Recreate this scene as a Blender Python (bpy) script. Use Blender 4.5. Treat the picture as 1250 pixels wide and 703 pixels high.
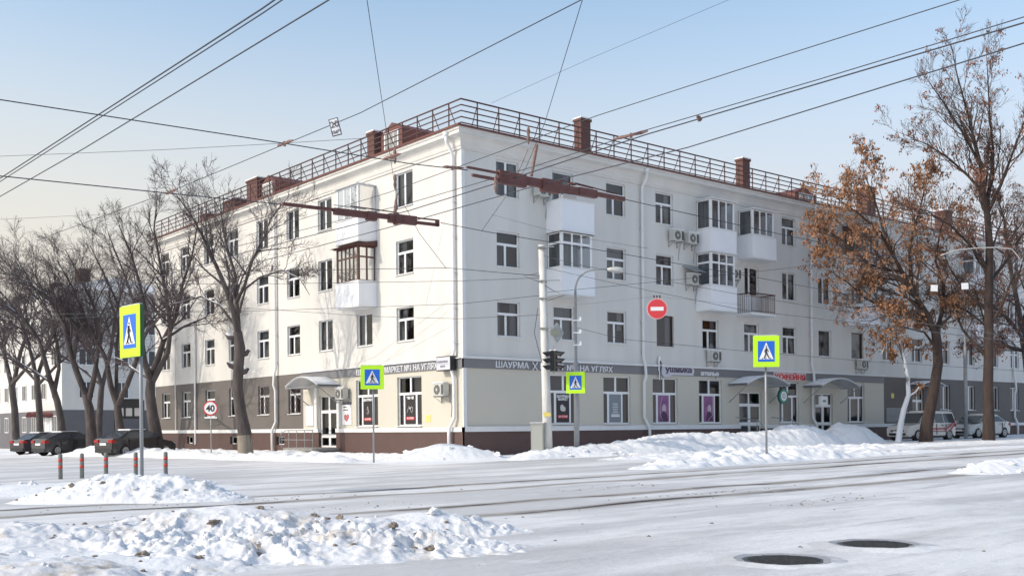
import bpy, bmesh, math, random
import numpy as np
from mathutils import Vector, Matrix, noise as mnoise
R_ = math.radians
for o in list(bpy.data.objects): bpy.data.objects.remove(o)
SC = bpy.context.scene
COL = SC.collection
# ------------------------------------------------------------------ camera, sky, sun, exposure
F, EPS, H = 1289.0, 0.0092, 1.15
cam = bpy.data.cameras.new('camera'); camo = bpy.data.objects.new('camera', cam); COL.objects.link(camo)
cam.sensor_width = 36; cam.lens = 36*F/1250; cam.shift_y = (522-351.5)/1250
cam.clip_start = .1; cam.clip_end = 3000
camo.location = (0, 0, H)
camo.rotation_euler = (Matrix.Rotation(EPS, 3, 'Y') @ Matrix.Rotation(R_(90), 3, 'X')).to_euler()
SC.camera = camo
SUN_DIR = Vector((-.93, -.37, 0)).normalized(); SUN_EL = R_(33)
W = bpy.data.worlds.new('World'); SC.world = W; W.use_nodes = True
nt = W.node_tree; bg = nt.nodes['Background']; sky = nt.nodes.new('ShaderNodeTexSky')
sky.sky_type = 'NISHITA'; sky.sun_disc = False; sky.sun_elevation = SUN_EL
sky.sun_rotation = math.atan2(SUN_DIR.x, SUN_DIR.y)
sky.air_density = 1.0; sky.dust_density = 1.6; sky.ozone_density = 1.6; sky.altitude = 100
# pale winter haze thickening towards the horizon, a little warmer towards the sun side
def wn(k, **kw):
    q = nt.nodes.new(k)
    for a, v in kw.items(): setattr(q, a, v)
    return q
wl = nt.links.new
wg = wn('ShaderNodeNewGeometry'); wsx = wn('ShaderNodeSeparateXYZ'); wtc = wn('ShaderNodeTexCoord'); wl(wtc.outputs['Generated'], wsx.inputs[0])
wf = wn('ShaderNodeMapRange', interpolation_type='SMOOTHSTEP'); wl(wsx.outputs[2], wf.inputs[0]); wf.inputs[1].default_value = .12; wf.inputs[2].default_value = .43; wf.inputs[3].default_value = .95; wf.inputs[4].default_value = 0
ws = wn('ShaderNodeMapRange'); wl(wsx.outputs[0], ws.inputs[0]); ws.inputs[1].default_value = -.4; ws.inputs[2].default_value = .45
hc = wn('ShaderNodeMix', data_type='RGBA'); wl(ws.outputs[0], hc.inputs[0]); hc.inputs[6].default_value = (.67/.15, .62/.15, .545/.15, 1); hc.inputs[7].default_value = (.55/.15, .555/.15, .60/.15, 1)
mu = wn('ShaderNodeMix', data_type='RGBA', blend_type='MULTIPLY'); mu.inputs[0].default_value = 1; wl(sky.outputs[0], mu.inputs[6]); mu.inputs[7].default_value = (1.46, 1.42, 1.26, 1)
fi = wn('ShaderNodeMix', data_type='RGBA'); wl(wf.outputs[0], fi.inputs[0]); wl(mu.outputs[2], fi.inputs[6]); wl(hc.outputs[2], fi.inputs[7])
wl(fi.outputs[2], bg.inputs[0]); bg.inputs[1].default_value = .15
sun = bpy.data.lights.new('sun', 'SUN'); sun.energy = 2.0; sun.angle = R_(.6); sun.color = (1, .90, .76)
suno = bpy.data.objects.new('sun', sun); COL.objects.link(suno)
sd = (SUN_DIR*math.cos(SUN_EL) + Vector((0, 0, math.sin(SUN_EL))))
suno.rotation_euler = sd.to_track_quat('Z', 'Y').to_euler(); suno.location = (-20, -20, 40)
vs = SC.view_settings; vs.view_transform = 'Standard'; vs.look = 'None'; vs.gamma = 1; vs.exposure = 0.36
SC.cycles.use_denoising = True

# ------------------------------------------------------------------ helpers
def ray(x, y):
    u = (x-625)/F; v = (522-y)/F
    return Vector((u+EPS*v, 1, v-EPS*u))
def P(x, y, Y):                       # a point seen at photo pixel (x, y) standing Y metres ahead
    r = ray(x, y)*Y; return Vector((r.x, Y, r.z+H))
def PX(x, Y): return ((x-625)/F)*Y
def gz(X, Y): return .01*X*min(1, max(0, (Y-8)/20)) if abs(X) < 60 else .6*math.copysign(1, X)*min(1, max(0, (Y-8)/20))
D0 = 44.8
C0 = Vector((-.0458*D0, D0, 0)); DR = Vector((.768, .6406, 0)); DL = Vector((-.6405, .768, 0))
NR = Vector((.6406, -.768, 0)); NL = Vector((-.768, -.6405, 0))
def TR(s, o, z): return C0+DR*s+NR*o+Vector((0, 0, z))
def TL(s, o, z): return C0+DL*s+NL*o+Vector((0, 0, z))
AR = math.atan2(DR.y, DR.x); AL = math.atan2(-DL.y, -DL.x)

MATS = {}
def mat(name, col, rough=.7, col2=None, scale=3, amount=.5, bump=0, bscale=20, metal=0, spec=.5, stretch=(1, 1, 1), detail=5, snow=0, emit=0):
    if name in MATS: return MATS[name]
    m = bpy.data.materials.new(name); m.use_nodes = True; MATS[name] = m
    n = m.node_tree.nodes; l = m.node_tree.links; b = n['Principled BSDF']
    b.inputs['Base Color'].default_value = (*col, 1); b.inputs['Roughness'].default_value = rough
    b.inputs['Metallic'].default_value = metal; b.inputs['Specular IOR Level'].default_value = spec
    tc = n.new('ShaderNodeTexCoord'); mp = n.new('ShaderNodeMapping'); mp.inputs['Scale'].default_value = stretch
    l.new(tc.outputs['Object'], mp.inputs[0]); out = None
    if col2:
        t = n.new('ShaderNodeTexNoise'); t.inputs['Scale'].default_value = scale; t.inputs['Detail'].default_value = detail
        l.new(mp.outputs[0], t.inputs[0])
        r = n.new('ShaderNodeValToRGB'); r.color_ramp.elements[0].position = .5-amount*.5; r.color_ramp.elements[1].position = .5+amount*.5
        r.color_ramp.elements[0].color = (*col, 1); r.color_ramp.elements[1].color = (*col2, 1)
        l.new(t.outputs[0], r.inputs[0]); out = r.outputs[0]
    if snow:                            # real snow lying on the upper side of a limb
        g = n.new('ShaderNodeNewGeometry'); s = n.new('ShaderNodeSeparateXYZ'); l.new(g.outputs['Normal'], s.inputs[0])
        t = n.new('ShaderNodeTexNoise'); t.inputs['Scale'].default_value = 1.3; l.new(tc.outputs['Object'], t.inputs[0])
        a = n.new('ShaderNodeMath'); a.operation = 'MULTIPLY_ADD'; l.new(t.outputs[0], a.inputs[0]); a.inputs[1].default_value = 1.6; l.new(s.outputs[2], a.inputs[2])
        c = n.new('ShaderNodeMapRange'); c.inputs[1].default_value = 1.75-snow; c.inputs[2].default_value = 1.85-snow; l.new(a.outputs[0], c.inputs[0])
        x = n.new('ShaderNodeMix'); x.data_type = 'RGBA'; l.new(c.outputs[0], x.inputs[0])
        if out: l.new(out, x.inputs[6])
        else: x.inputs[6].default_value = (*col, 1)
        x.inputs[7].default_value = (.8, .82, .86, 1); out = x.outputs[2]
    if out: l.new(out, b.inputs['Base Color'])
    if bump:
        t = n.new('ShaderNodeTexNoise'); t.inputs['Scale'].default_value = bscale; t.inputs['Detail'].default_value = 6
        l.new(mp.outputs[0], t.inputs[0]); bp = n.new('ShaderNodeBump'); bp.inputs['Strength'].default_value = bump; bp.inputs['Distance'].default_value = .05
        l.new(t.outputs[0], bp.inputs['Height']); l.new(bp.outputs[0], b.inputs['Normal'])
    if emit: b.inputs['Emission Color'].default_value = (*col, 1); b.inputs['Emission Strength'].default_value = emit
    return m

class MB:
    def __init__(s, T=None): s.v = []; s.f = []; s.T = T or (lambda a, b, c: Vector((a, b, c)))
    def pt(s, p): s.v.append(s.T(*p)); return len(s.v)-1
    def face(s, pts): s.f.append([s.pt(p) for p in pts])
    def box(s, a0, a1, b0, b1, c0, c1):
        i = [s.pt(p) for p in ((a0, b0, c0), (a1, b0, c0), (a1, b1, c0), (a0, b1, c0), (a0, b0, c1), (a1, b0, c1), (a1, b1, c1), (a0, b1, c1))]
        for q in ((0, 3, 2, 1), (4, 5, 6, 7), (0, 1, 5, 4), (1, 2, 6, 5), (2, 3, 7, 6), (3, 0, 4, 7)): s.f.append([i[k] for k in q])
        return s
    def prism(s, poly, d0, d1, ax=1):    # 2D polygon extruded along axis ax
        def mk(p, d):
            return (d, p[0], p[1]) if ax == 0 else (p[0], d, p[1]) if ax == 1 else (p[0], p[1], d)
        a = [s.pt(mk(p, d0)) for p in poly]; b = [s.pt(mk(p, d1)) for p in poly]; n = len(poly)
        s.f.append(a[::-1]); s.f.append(b)
        for i in range(n): s.f.append([a[i], a[(i+1) % n], b[(i+1) % n], b[i]])
        return s
    def tube(s, pts, rad, n=8, cap=True):
        pts = [s.T(*p) for p in pts]
        if not hasattr(rad, '__len__'): rad = [rad]*len(pts)
        rings = []; ref = None
        for i, p in enumerate(pts):
            d = (pts[min(i+1, len(pts)-1)]-pts[max(i-1, 0)])
            d = d.normalized() if d.length > 1e-9 else Vector((0, 0, 1))
            if ref is None: ref = d.orthogonal().normalized()
            ref = (ref-d*ref.dot(d)); ref = ref.normalized() if ref.length > 1e-6 else d.orthogonal().normalized()
            b = d.cross(ref); base = len(s.v)
            for k in range(n):
                a = 2*math.pi*k/n; s.v.append(p+(ref*math.cos(a)+b*math.sin(a))*rad[i])
            rings.append(base)
        for a, b in zip(rings, rings[1:]):
            for k in range(n): s.f.append([a+k, a+(k+1) % n, b+(k+1) % n, b+k])
        if cap: s.f.append([rings[0]+k for k in range(n)][::-1]); s.f.append([rings[-1]+k for k in range(n)])
        return s
    def disc(s, c, r, nrm=(0, -1, 0), n=24, th=.01, rx=None):
        c = Vector(c); nrm = Vector(nrm).normalized(); a = nrm.cross(Vector((0, 0, 1)))
        a = a.normalized() if a.length > 1e-4 else Vector((1, 0, 0)); b = a.cross(nrm).normalized()
        A = [s.pt(tuple(c+a*(rx or r)*math.cos(2*math.pi*k/n)+b*r*math.sin(2*math.pi*k/n))) for k in range(n)]
        B = [s.pt(tuple(c+nrm*th+a*(rx or r)*math.cos(2*math.pi*k/n)+b*r*math.sin(2*math.pi*k/n))) for k in range(n)]
        s.f.append(A[::-1]); s.f.append(B)
        for i in range(n): s.f.append([A[i], A[(i+1) % n], B[(i+1) % n], B[i]])
        return s
    def build(s, name, m, parent=None, smooth=False, bevel=0, local=False, fix=True):
        me = bpy.data.meshes.new(name); off = Vector((0, 0, 0))
        if parent is not None and not local:
            q = parent
            while q is not None: off += q.location; q = q.parent
        me.from_pydata([tuple(v-off) for v in s.v], [], s.f)
        if m: me.materials.append(m)
        if fix or bevel:
            bm = bmesh.new(); bm.from_mesh(me)
            if bevel: bmesh.ops.bevel(bm, geom=list(bm.edges), offset=bevel, segments=2, affect='EDGES', clamp_overlap=True)
            if fix: bmesh.ops.recalc_face_normals(bm, faces=bm.faces)
            bm.to_mesh(me); bm.free()
        if smooth: me.polygons.foreach_set('use_smooth', [True]*len(me.polygons))
        o = bpy.data.objects.new(name, me); COL.objects.link(o)
        if parent is not None: o.parent = parent
        return o
def tag(o, label=None, cat=None, group=None, kind=None):
    if label: o['label'] = label
    if cat: o['category'] = cat
    if group: o['group'] = group
    if kind: o['kind'] = kind
    return o
def thing(name, label, cat, loc=(0, 0, 0), rz=0, group=None):
    o = bpy.data.objects.new(name, None); COL.objects.link(o); o.location = loc; o.rotation_euler = (0, 0, rz)
    o.empty_display_size = .2
    return tag(o, label, cat, group)
def copy_tree(o, parent=None):
    c = o.copy(); COL.objects.link(c)
    if parent is not None: c.parent = parent
    for ch in [x for x in KIDS.get(o.name, [])]: KIDS.setdefault(c.name, []).append(copy_tree(ch, c))
    return c
KIDS = {}
def kid(o):
    KIDS.setdefault(o.parent.name, []).append(o); return o
def text_mesh(txt, size, m, name, parent, loc, rot, th=.01, bold=0, align='LEFT', sx=1, label=None, cat=None):
    cu = bpy.data.curves.new('lettering', 'FONT'); cu.body = txt; cu.size = size; cu.extrude = th; cu.offset = bold; cu.align_x = align
    t = bpy.data.objects.new('tmp', cu); COL.objects.link(t)
    dg = bpy.context.evaluated_depsgraph_get(); dg.update()
    me = bpy.data.meshes.new_from_object(t.evaluated_get(dg)); bpy.data.objects.remove(t)
    me.materials.clear(); me.materials.append(m)
    o = bpy.data.objects.new(name, me); COL.objects.link(o)
    if parent is not None: o.parent = parent
    o.rotation_euler = rot; o.scale = (sx, 1, 1); o.location = loc
    if label: tag(o, label, cat)
    return o
def twidth(o):
    xs = [v.co.x for v in o.data.vertices]; return max(xs)-min(xs)

# numpy value noise
def vnoise(x, y, seed=0):
    xi = np.floor(x).astype(np.int64); yi = np.floor(y).astype(np.int64); xf = x-xi; yf = y-yi
    def h(a, b):
        n = (a*374761393+b*668265263+seed*974711) & 0x7fffffff; n = ((n ^ (n >> 13))*1274126177) & 0x7fffffff
        return ((n ^ (n >> 16)) & 0xffff)/65535.0
    u = xf*xf*(3-2*xf); v = yf*yf*(3-2*yf)
    return (h(xi, yi)*(1-u)+h(xi+1, yi)*u)*(1-v)+(h(xi, yi+1)*(1-u)+h(xi+1, yi+1)*u)*v
def fbm(x, y, oct=5, seed=0):
    t = 0; a = .5; n = 0
    for i in range(oct): t = t+a*vnoise(x*2**i+i*17.3, y*2**i-i*9.1, seed+i); n += a; a *= .5
    return t/n

# ------------------------------------------------------------------ materials
white = mat('white_plaster', (.69, .675, .645), .85, (.585, .57, .54), 1.1, .6, bump=.15, bscale=30, stretch=(1, 1, .16), detail=8)
trimw = mat('white_trim', (.76, .76, .76), .7, (.66, .66, .66), 2, .6)
cream = mat('cream_plaster', (.57, .54, .465), .85, (.535, .505, .435), .5, .5, bump=.05, bscale=60)
taupe = mat('taupe_plaster', (.165, .148, .138), .9, (.125, .112, .105), .6, .7, bump=.1, bscale=40)
bandm = mat('grey_fascia', (.165, .165, .175), .6, (.20, .20, .21), .8, .6)
plin = mat('plinth_stone', (.108, .060, .052), .6, (.075, .044, .040), 1.5, .7, bump=.05)
pvc = mat('white_pvc', (.78, .79, .80), .35)
redm = mat('red_brown_metal', (.17, .05, .035), .6, (.10, .035, .028), 3, .7)
darkm = mat('dark_railing_metal', (.075, .032, .028), .6)
brick = mat('chimney_brick', (.145, .065, .052), .9, (.09, .05, .045), 6, .6, bump=.3, bscale=12)
panelw = mat('balcony_panel', (.80, .82, .85), .5, (.75, .77, .81), 1, .6)
panelg = mat('balcony_panel_shut', (.62, .68, .76), .5)
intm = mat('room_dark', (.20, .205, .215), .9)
curt = mat('curtain', (.50, .50, .50), .9, (.34, .34, .35), 6, .8, stretch=(4, 1, .3))
snowm = mat('snow', (.83, .835, .845), .75, (.72, .73, .755), .9, .6, bump=.55, bscale=7, spec=.3, detail=8)
galv = mat('galvanised', (.36, .37, .38), .5, (.27, .28, .29), 4, .6, metal=.3)
conc = mat('painted_pole', (.72, .71, .69), .7, (.50, .49, .47), 5, .6, stretch=(1, 1, .3), bump=.1)
black = mat('black_plastic', (.02, .02, .022), .45)
wirem = mat('wire', (.04, .042, .055), .6)
dirtm = mat('frozen_dirt', (.17, .13, .10), .95, (.30, .26, .22), 5, .6, bump=.5)
acw = mat('air_unit_case', (.55, .55, .51), .5, (.46, .46, .43), 3, .6)
acd = mat('air_unit_grille', (.09, .09, .09), .6)
lime = mat('fluorescent_film', (.52, .90, .02), .5)
bluem = mat('sign_blue', (.012, .13, .62), .45)
whites = mat('sign_white', (.82, .82, .82), .5)
redS = mat('sign_red', (.62, .03, .03), .5)
signb = mat('sign_back', (.04, .10, .05), .6)
glassm = bpy.data.materials.new('window_glass'); glassm.use_nodes = True
_n = glassm.node_tree.nodes; _l = glassm.node_tree.links; _n.clear()
_o = _n.new('ShaderNodeOutputMaterial'); _m = _n.new('ShaderNodeMixShader'); _t = _n.new('ShaderNodeBsdfTransparent'); _g = _n.new('ShaderNodeBsdfGlossy')
_f = _n.new('ShaderNodeFresnel'); _f.inputs[0].default_value = 1.9; _g.inputs['Roughness'].default_value = .04; _t.inputs[0].default_value = (.72, .76, .80, 1)
_l.new(_f.outputs[0], _m.inputs[0]); _l.new(_t.outputs[0], _m.inputs[1]); _l.new(_g.outputs[0], _m.inputs[2]); _l.new(_m.outputs[0], _o.inputs[0])

# ------------------------------------------------------------------ ground and road
def grid_mesh(name, xs, ys, zf, m, uvf=None):
    X, Y = np.meshgrid(xs, ys); Z = zf(X, Y); nx, ny = len(xs), len(ys)
    co = np.stack([X.ravel(), Y.ravel(), Z.ravel()], 1)
    i = np.arange(nx*ny).reshape(ny, nx)
    f = np.stack([i[:-1, :-1].ravel(), i[:-1, 1:].ravel(), i[1:, 1:].ravel(), i[1:, :-1].ravel()], 1)
    me = bpy.data.meshes.new(name); me.from_pydata(co.tolist(), [], f.tolist()); me.materials.append(m)
    me.polygons.foreach_set('use_smooth', [True]*len(me.polygons))
    o = bpy.data.objects.new(name, me); COL.objects.link(o); return o
def gzn(X, Y):
    return .01*np.clip(X, -60, 60)*np.clip((Y-8)/20, 0, 1)
gx = np.unique(np.concatenate([np.linspace(-1500, -90, 8), np.linspace(-90, 90, 121), np.linspace(90, 1500, 8)]))
gy = np.unique(np.concatenate([np.linspace(-300, -20, 5), np.linspace(-20, 140, 121), np.linspace(140, 2000, 8)]))
grd = grid_mesh('ground', gx, gy, lambda X, Y: gzn(X, Y)-.03+.05*(fbm(X*.3, Y*.3, 3, 5)-.5), snowm)
tag(grd, kind='structure')
# road: packed snow and ice, streaked along the tram line
roadm = bpy.data.materials.new('packed_snow_road'); roadm.use_nodes = True
n = roadm.node_tree.nodes; l = roadm.node_tree.links; b = n['Principled BSDF']; b.inputs['Roughness'].default_value = .55
tc = n.new('ShaderNodeTexCoord')
mp = n.new('ShaderNodeMapping'); mp.vector_type = 'TEXTURE'; mp.inputs['Rotation'].default_value = (0, 0, AR); l.new(tc.outputs['Object'], mp.inputs[0])
def math_(op, a, bb=None, c=None):
    q = n.new('ShaderNodeMath'); q.operation = op
    for k, v in enumerate((a, bb, c)):
        if v is None: continue
        if isinstance(v, (int, float)): q.inputs[k].default_value = v
        else: l.new(v, q.inputs[k])
    return q.outputs[0]
def noise_(scale, st=(1, 1, 1), det=6, rough=.6):
    m2 = n.new('ShaderNodeMapping'); m2.inputs['Scale'].default_value = st; l.new(mp.outputs[0], m2.inputs[0])
    t = n.new('ShaderNodeTexNoise'); t.inputs['Scale'].default_value = scale; t.inputs['Detail'].default_value = det; t.inputs['Roughness'].default_value = rough
    l.new(m2.outputs[0], t.inputs[0]); return t.outputs[0]
def ramp_(v, a, b2):
    q = n.new('ShaderNodeMapRange'); q.inputs[1].default_value = a; q.inputs[2].default_value = b2; l.new(v, q.inputs[0]); q.interpolation_type = 'SMOOTHSTEP'; return q.outputs[0]
def mix_(f, a, c):
    q = n.new('ShaderNodeMix'); q.data_type = 'RGBA'; l.new(f, q.inputs[0])
    for k, v in ((6, a), (7, c)):
        if isinstance(v, tuple): q.inputs[k].default_value = (*v, 1)
        else: l.new(v, q.inputs[k])
    return q.outputs[2]
sp = n.new('ShaderNodeSeparateXYZ'); l.new(mp.outputs[0], sp.inputs[0])
c = mix_(ramp_(noise_(.55, (.25, 1, 1), 7), .41, .60), (.55, .545, .55), (.76, .755, .76))
c = mix_(ramp_(noise_(1.3, (.12, 1, 1), 8, .7), .52, .72), c, (.36, .35, .35))
c = mix_(ramp_(noise_(5, (.5, 1, 1), 8, .75), .6, .8), c, (.84, .85, .87))
c = mix_(math_('MULTIPLY', ramp_(noise_(2.6, (.22, 1, 1), 9, .75), .50, .64), .45), c, (.42, .41, .41))
c = mix_(math_('MULTIPLY', ramp_(noise_(.9, (.5, 1, 1), 9, .8), .56, .66), .55), c, (.82, .82, .835))
RAILN = (-17.05, -15.5, -12.45, -10.9)
for k, n0 in enumerate(RAILN):
    d = math_('ABSOLUTE', math_('ADD', sp.outputs[1], n0))
    wob = math_('MULTIPLY_ADD', noise_(1.1, (.4, 1, 1), 6), .9, -.3)
    f = math_('SUBTRACT', 1.0, ramp_(math_('SUBTRACT', d, math_('MULTIPLY', wob, .5)), .0, .28))
    c = mix_(math_('MULTIPLY', f, .85), c, (.25, .215, .18))
for n0, w in ((-19.6, .5), (-21.5, .5), (-7.4, .45), (-5.6, .45), (-25.5, .6), (-27.3, .6)):   # wheel tracks
    d = math_('ABSOLUTE', math_('ADD', sp.outputs[1], n0))
    f = math_('SUBTRACT', 1.0, ramp_(math_('ADD', d, math_('MULTIPLY', noise_(.9, (.2, 1, 1), 5), .5)), .25, .25+w))
    c = mix_(math_('MULTIPLY', math_('MULTIPLY', f, .6), ramp_(noise_(.35, (.5, 1, 1), 5), .35, .62)), c, (.40, .385, .38))
c = mix_(ramp_(noise_(9, (1, 1, 1), 4, .8), .70, .74), c, (.22, .19, .16))
l.new(c, b.inputs['Base Color'])
bp = n.new('ShaderNodeBump'); bp.inputs['Strength'].default_value = .75; bp.inputs['Distance'].default_value = .05
l.new(math_('ADD', noise_(2.2, (.4, 1, 1), 8, .65), math_('MULTIPLY', noise_(14, (.5, 1, 1), 5), .3)), bp.inputs['Height']); l.new(bp.outputs[0], b.inputs['Normal'])
rx = np.linspace(-58, 62, 400); ry = np.concatenate([np.linspace(-6, 30, 260), np.linspace(30.3, 58, 90)])
def roadz(X, Y):
    z = gzn(X, Y)+.01+.05*(fbm(X*.35+Y*.2, Y*.5, 4, 9)-.5)+.012*(fbm(X*3, Y*3, 3, 2)-.5)
    sR = (X-C0.x)*NR.x+(Y-C0.y)*NR.y; sL = (X-C0.x)*NL.x+(Y-C0.y)*NL.y
    inside = np.minimum(np.maximum(sR-7.5, sL-7.5), 60)
    return np.where(inside > 0, z, z-.25*np.clip(-inside, 0, 1))
road = grid_mesh('road', rx, ry, roadz, roadm); tag(road, kind='structure')
def rz_(X, Y): return float(roadz(np.array([X]), np.array([Y]))[0])

raild = mat('rail_steel', (.05, .04, .038), .5, (.13, .11, .10), 3, .6)
RL = ['the tram rail farthest from the camera, nearest the building', 'second tram rail counted from the building side', 'third tram rail counted from the building side', 'tram rail closest to the camera in the packed snow']
for k, n0 in enumerate(RAILN):
    m = MB(); S = np.linspace(-55, 75, 330); ox = DR.xy; pv = None
    for j, s in enumerate(S):
        q = [Vector((DR.x*s-DR.y*(-n0), DR.y*s+DR.x*(-n0), 0))+Vector((-DR.y, DR.x, 0))*w for w in (-.05, .05)]
        z = [rz_(p.x, p.y)+.010-.022*float(vnoise(np.array([s*.8]), np.array([k*7.]), 3)[0]) for p in q]
        a = [len(m.v), len(m.v)+1]; m.v += [Vector((p.x, p.y, zz)) for p, zz in zip(q, z)]
        if pv: m.f.append([pv[0], a[0], a[1], pv[1]])
        pv = a
    tag(m.build('tram_rail', raild, fix=False), RL[k], 'tram rail', 'tram rails in the packed snow')

# ------------------------------------------------------------------ snow
dsnow = mat('dirty_snow', (.80, .81, .83), .8, (.66, .66, .68), 1.1, .5, bump=.45, bscale=9, spec=.3, detail=9)
_nt = dsnow.node_tree; _b = _nt.nodes['Principled BSDF']; _src = _b.inputs['Base Color'].links[0].from_socket
_tc = _nt.nodes.new('ShaderNodeTexCoord'); _t1 = _nt.nodes.new('ShaderNodeTexNoise'); _t1.inputs['Scale'].default_value = 1.7; _t1.inputs['Detail'].default_value = 9; _t1.inputs['Roughness'].default_value = .75
_nt.links.new(_tc.outputs['Object'], _t1.inputs[0]); _mr = _nt.nodes.new('ShaderNodeMapRange'); _mr.inputs[1].default_value = .54; _mr.inputs[2].default_value = .66; _mr.inputs[4].default_value = .8; _nt.links.new(_t1.outputs[0], _mr.inputs[0])
_mx = _nt.nodes.new('ShaderNodeMix'); _mx.data_type = 'RGBA'; _nt.links.new(_mr.outputs[0], _mx.inputs[0]); _nt.links.new(_src, _mx.inputs[6]); _mx.inputs[7].default_value = (.46, .39, .31, 1); _nt.links.new(_mx.outputs[2], _b.inputs['Base Color'])
def snow_heap(label, c, ang, lx, ly, h, seed, res=.05, rough=.5, clods=0, name='snow_heap', blobs=None, lumps=60, lump=(.03, .12), sm=None, ridge=0):
    sm = sm or snowm
    rs = random.Random(seed); nr = np.random.RandomState(seed)
    nx = max(12, int(2*lx/res)); ny = max(10, int(2*ly/res))
    u = np.linspace(-1, 1, nx); v = np.linspace(-1, 1, ny); U, V = np.meshgrid(u, v); X = U*lx; Y = V*ly
    wob = .35*(fbm(U*2+seed, V*2, 4, seed)-.5)
    if blobs:
        base = 0*X
        for bx, by, br, bs, bh in blobs: base = np.maximum(base, bh*np.exp(-(((X-bx)/br)**2+((Y-by)/bs)**2)))
    else: base = np.exp(-2.2*((U*1.0)**2+(V*1.0)**2))
    edge = np.clip((1-np.abs(U))*4, 0, 1)*np.clip((1-np.abs(V))*4, 0, 1)
    z = h*(base*(1+wob*1.5))
    k = np.clip(base*3, 0, 1)
    ch = np.abs(fbm(X*2.2, Y*2.2, 5, seed+3)-.5)*2
    z = z+k*rough*h*(.55*(ch-.35)+.35*(fbm(X*7, Y*7, 4, seed+8)-.5))
    if ridge:
        rg = 1-np.abs(fbm(X*3.1+5, Y*3.1, 5, seed+21)-.5)*4; z = z+(kk := k*np.clip(fbm(X*.55, Y*.8, 3, seed+51)*6.5-3.05, .03, 1.35))*ridge*(np.clip(rg, 0, 1)**2-.3)+kk*ridge*.6*(fbm(X*16, Y*16, 3, seed+31)-.5)
        st = fbm(X*1.4, Y*1.4, 3, seed+41); z = z+kk*ridge*1.3*(np.floor(st*9)/9-st)*3
    z = z*edge-.06*(1-k)
    ca, sa = math.cos(ang), math.sin(ang)
    def wz(x, y): return c[0]+x*ca-y*sa, c[1]+x*sa+y*ca
    WX, WY = wz(X, Y); Z = z+gzn(WX, WY)
    th = thing(name, label, 'snow heap', (c[0], c[1], gz(c[0], c[1])))
    idx = np.arange(nx*ny).reshape(ny, nx)
    f = np.stack([idx[:-1, :-1].ravel(), idx[:-1, 1:].ravel(), idx[1:, 1:].ravel(), idx[1:, :-1].ravel()], 1)
    m = MB(); m.v = [Vector(t) for t in zip(WX.ravel().tolist(), WY.ravel().tolist(), Z.ravel().tolist())]; m.f = f.tolist()
    m.build('snow_mass', sm, th, smooth=True, fix=False)
    def lumpset(count, a, b, mt, nm):
        q = MB(); tries = 0
        while count > 0 and tries < 5000:
            tries += 1
            i = rs.randrange(2, ny-2); j = rs.randrange(2, nx-2)
            if k[i, j] < .35: continue
            count -= 1; r = rs.uniform(a, b)*(.5+rs.random()**2); p = Vector((WX[i, j], WY[i, j], Z[i, j]+r*.15))
            bm = bmesh.new(); bmesh.ops.create_icosphere(bm, subdivisions=1 if r < .03 else 3, radius=r)
            sx, sy, sz = rs.uniform(.7, 1.5), rs.uniform(.7, 1.2), rs.uniform(.4, .8); rot = rs.random()*6
            base_ = len(q.v)
            for w in bm.verts:
                dd = 1+.75*mnoise.noise(w.co*(1.3/r)+Vector((seed, count, 0)))+.35*mnoise.noise(w.co*(4/r)+Vector((seed, count, 0)))
                x, y, zz = w.co.x*sx*dd, w.co.y*sy*dd, w.co.z*sz*dd
                q.v.append(p+Vector((x*math.cos(rot)-y*math.sin(rot), x*math.sin(rot)+y*math.cos(rot), zz)))
            for ff in bm.faces: q.f.append([base_+w.index for w in ff.verts])
            bm.free()
        if q.v: q.build(nm, mt, th, fix=False, smooth=False)['kind'] = 'stuff'
    lumpset(lumps, lump[0], lump[1], sm, 'snow_lumps')
    if clods: lumpset(clods, .012, .05, dirtm, 'dirt_clods')
    return th
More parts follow.
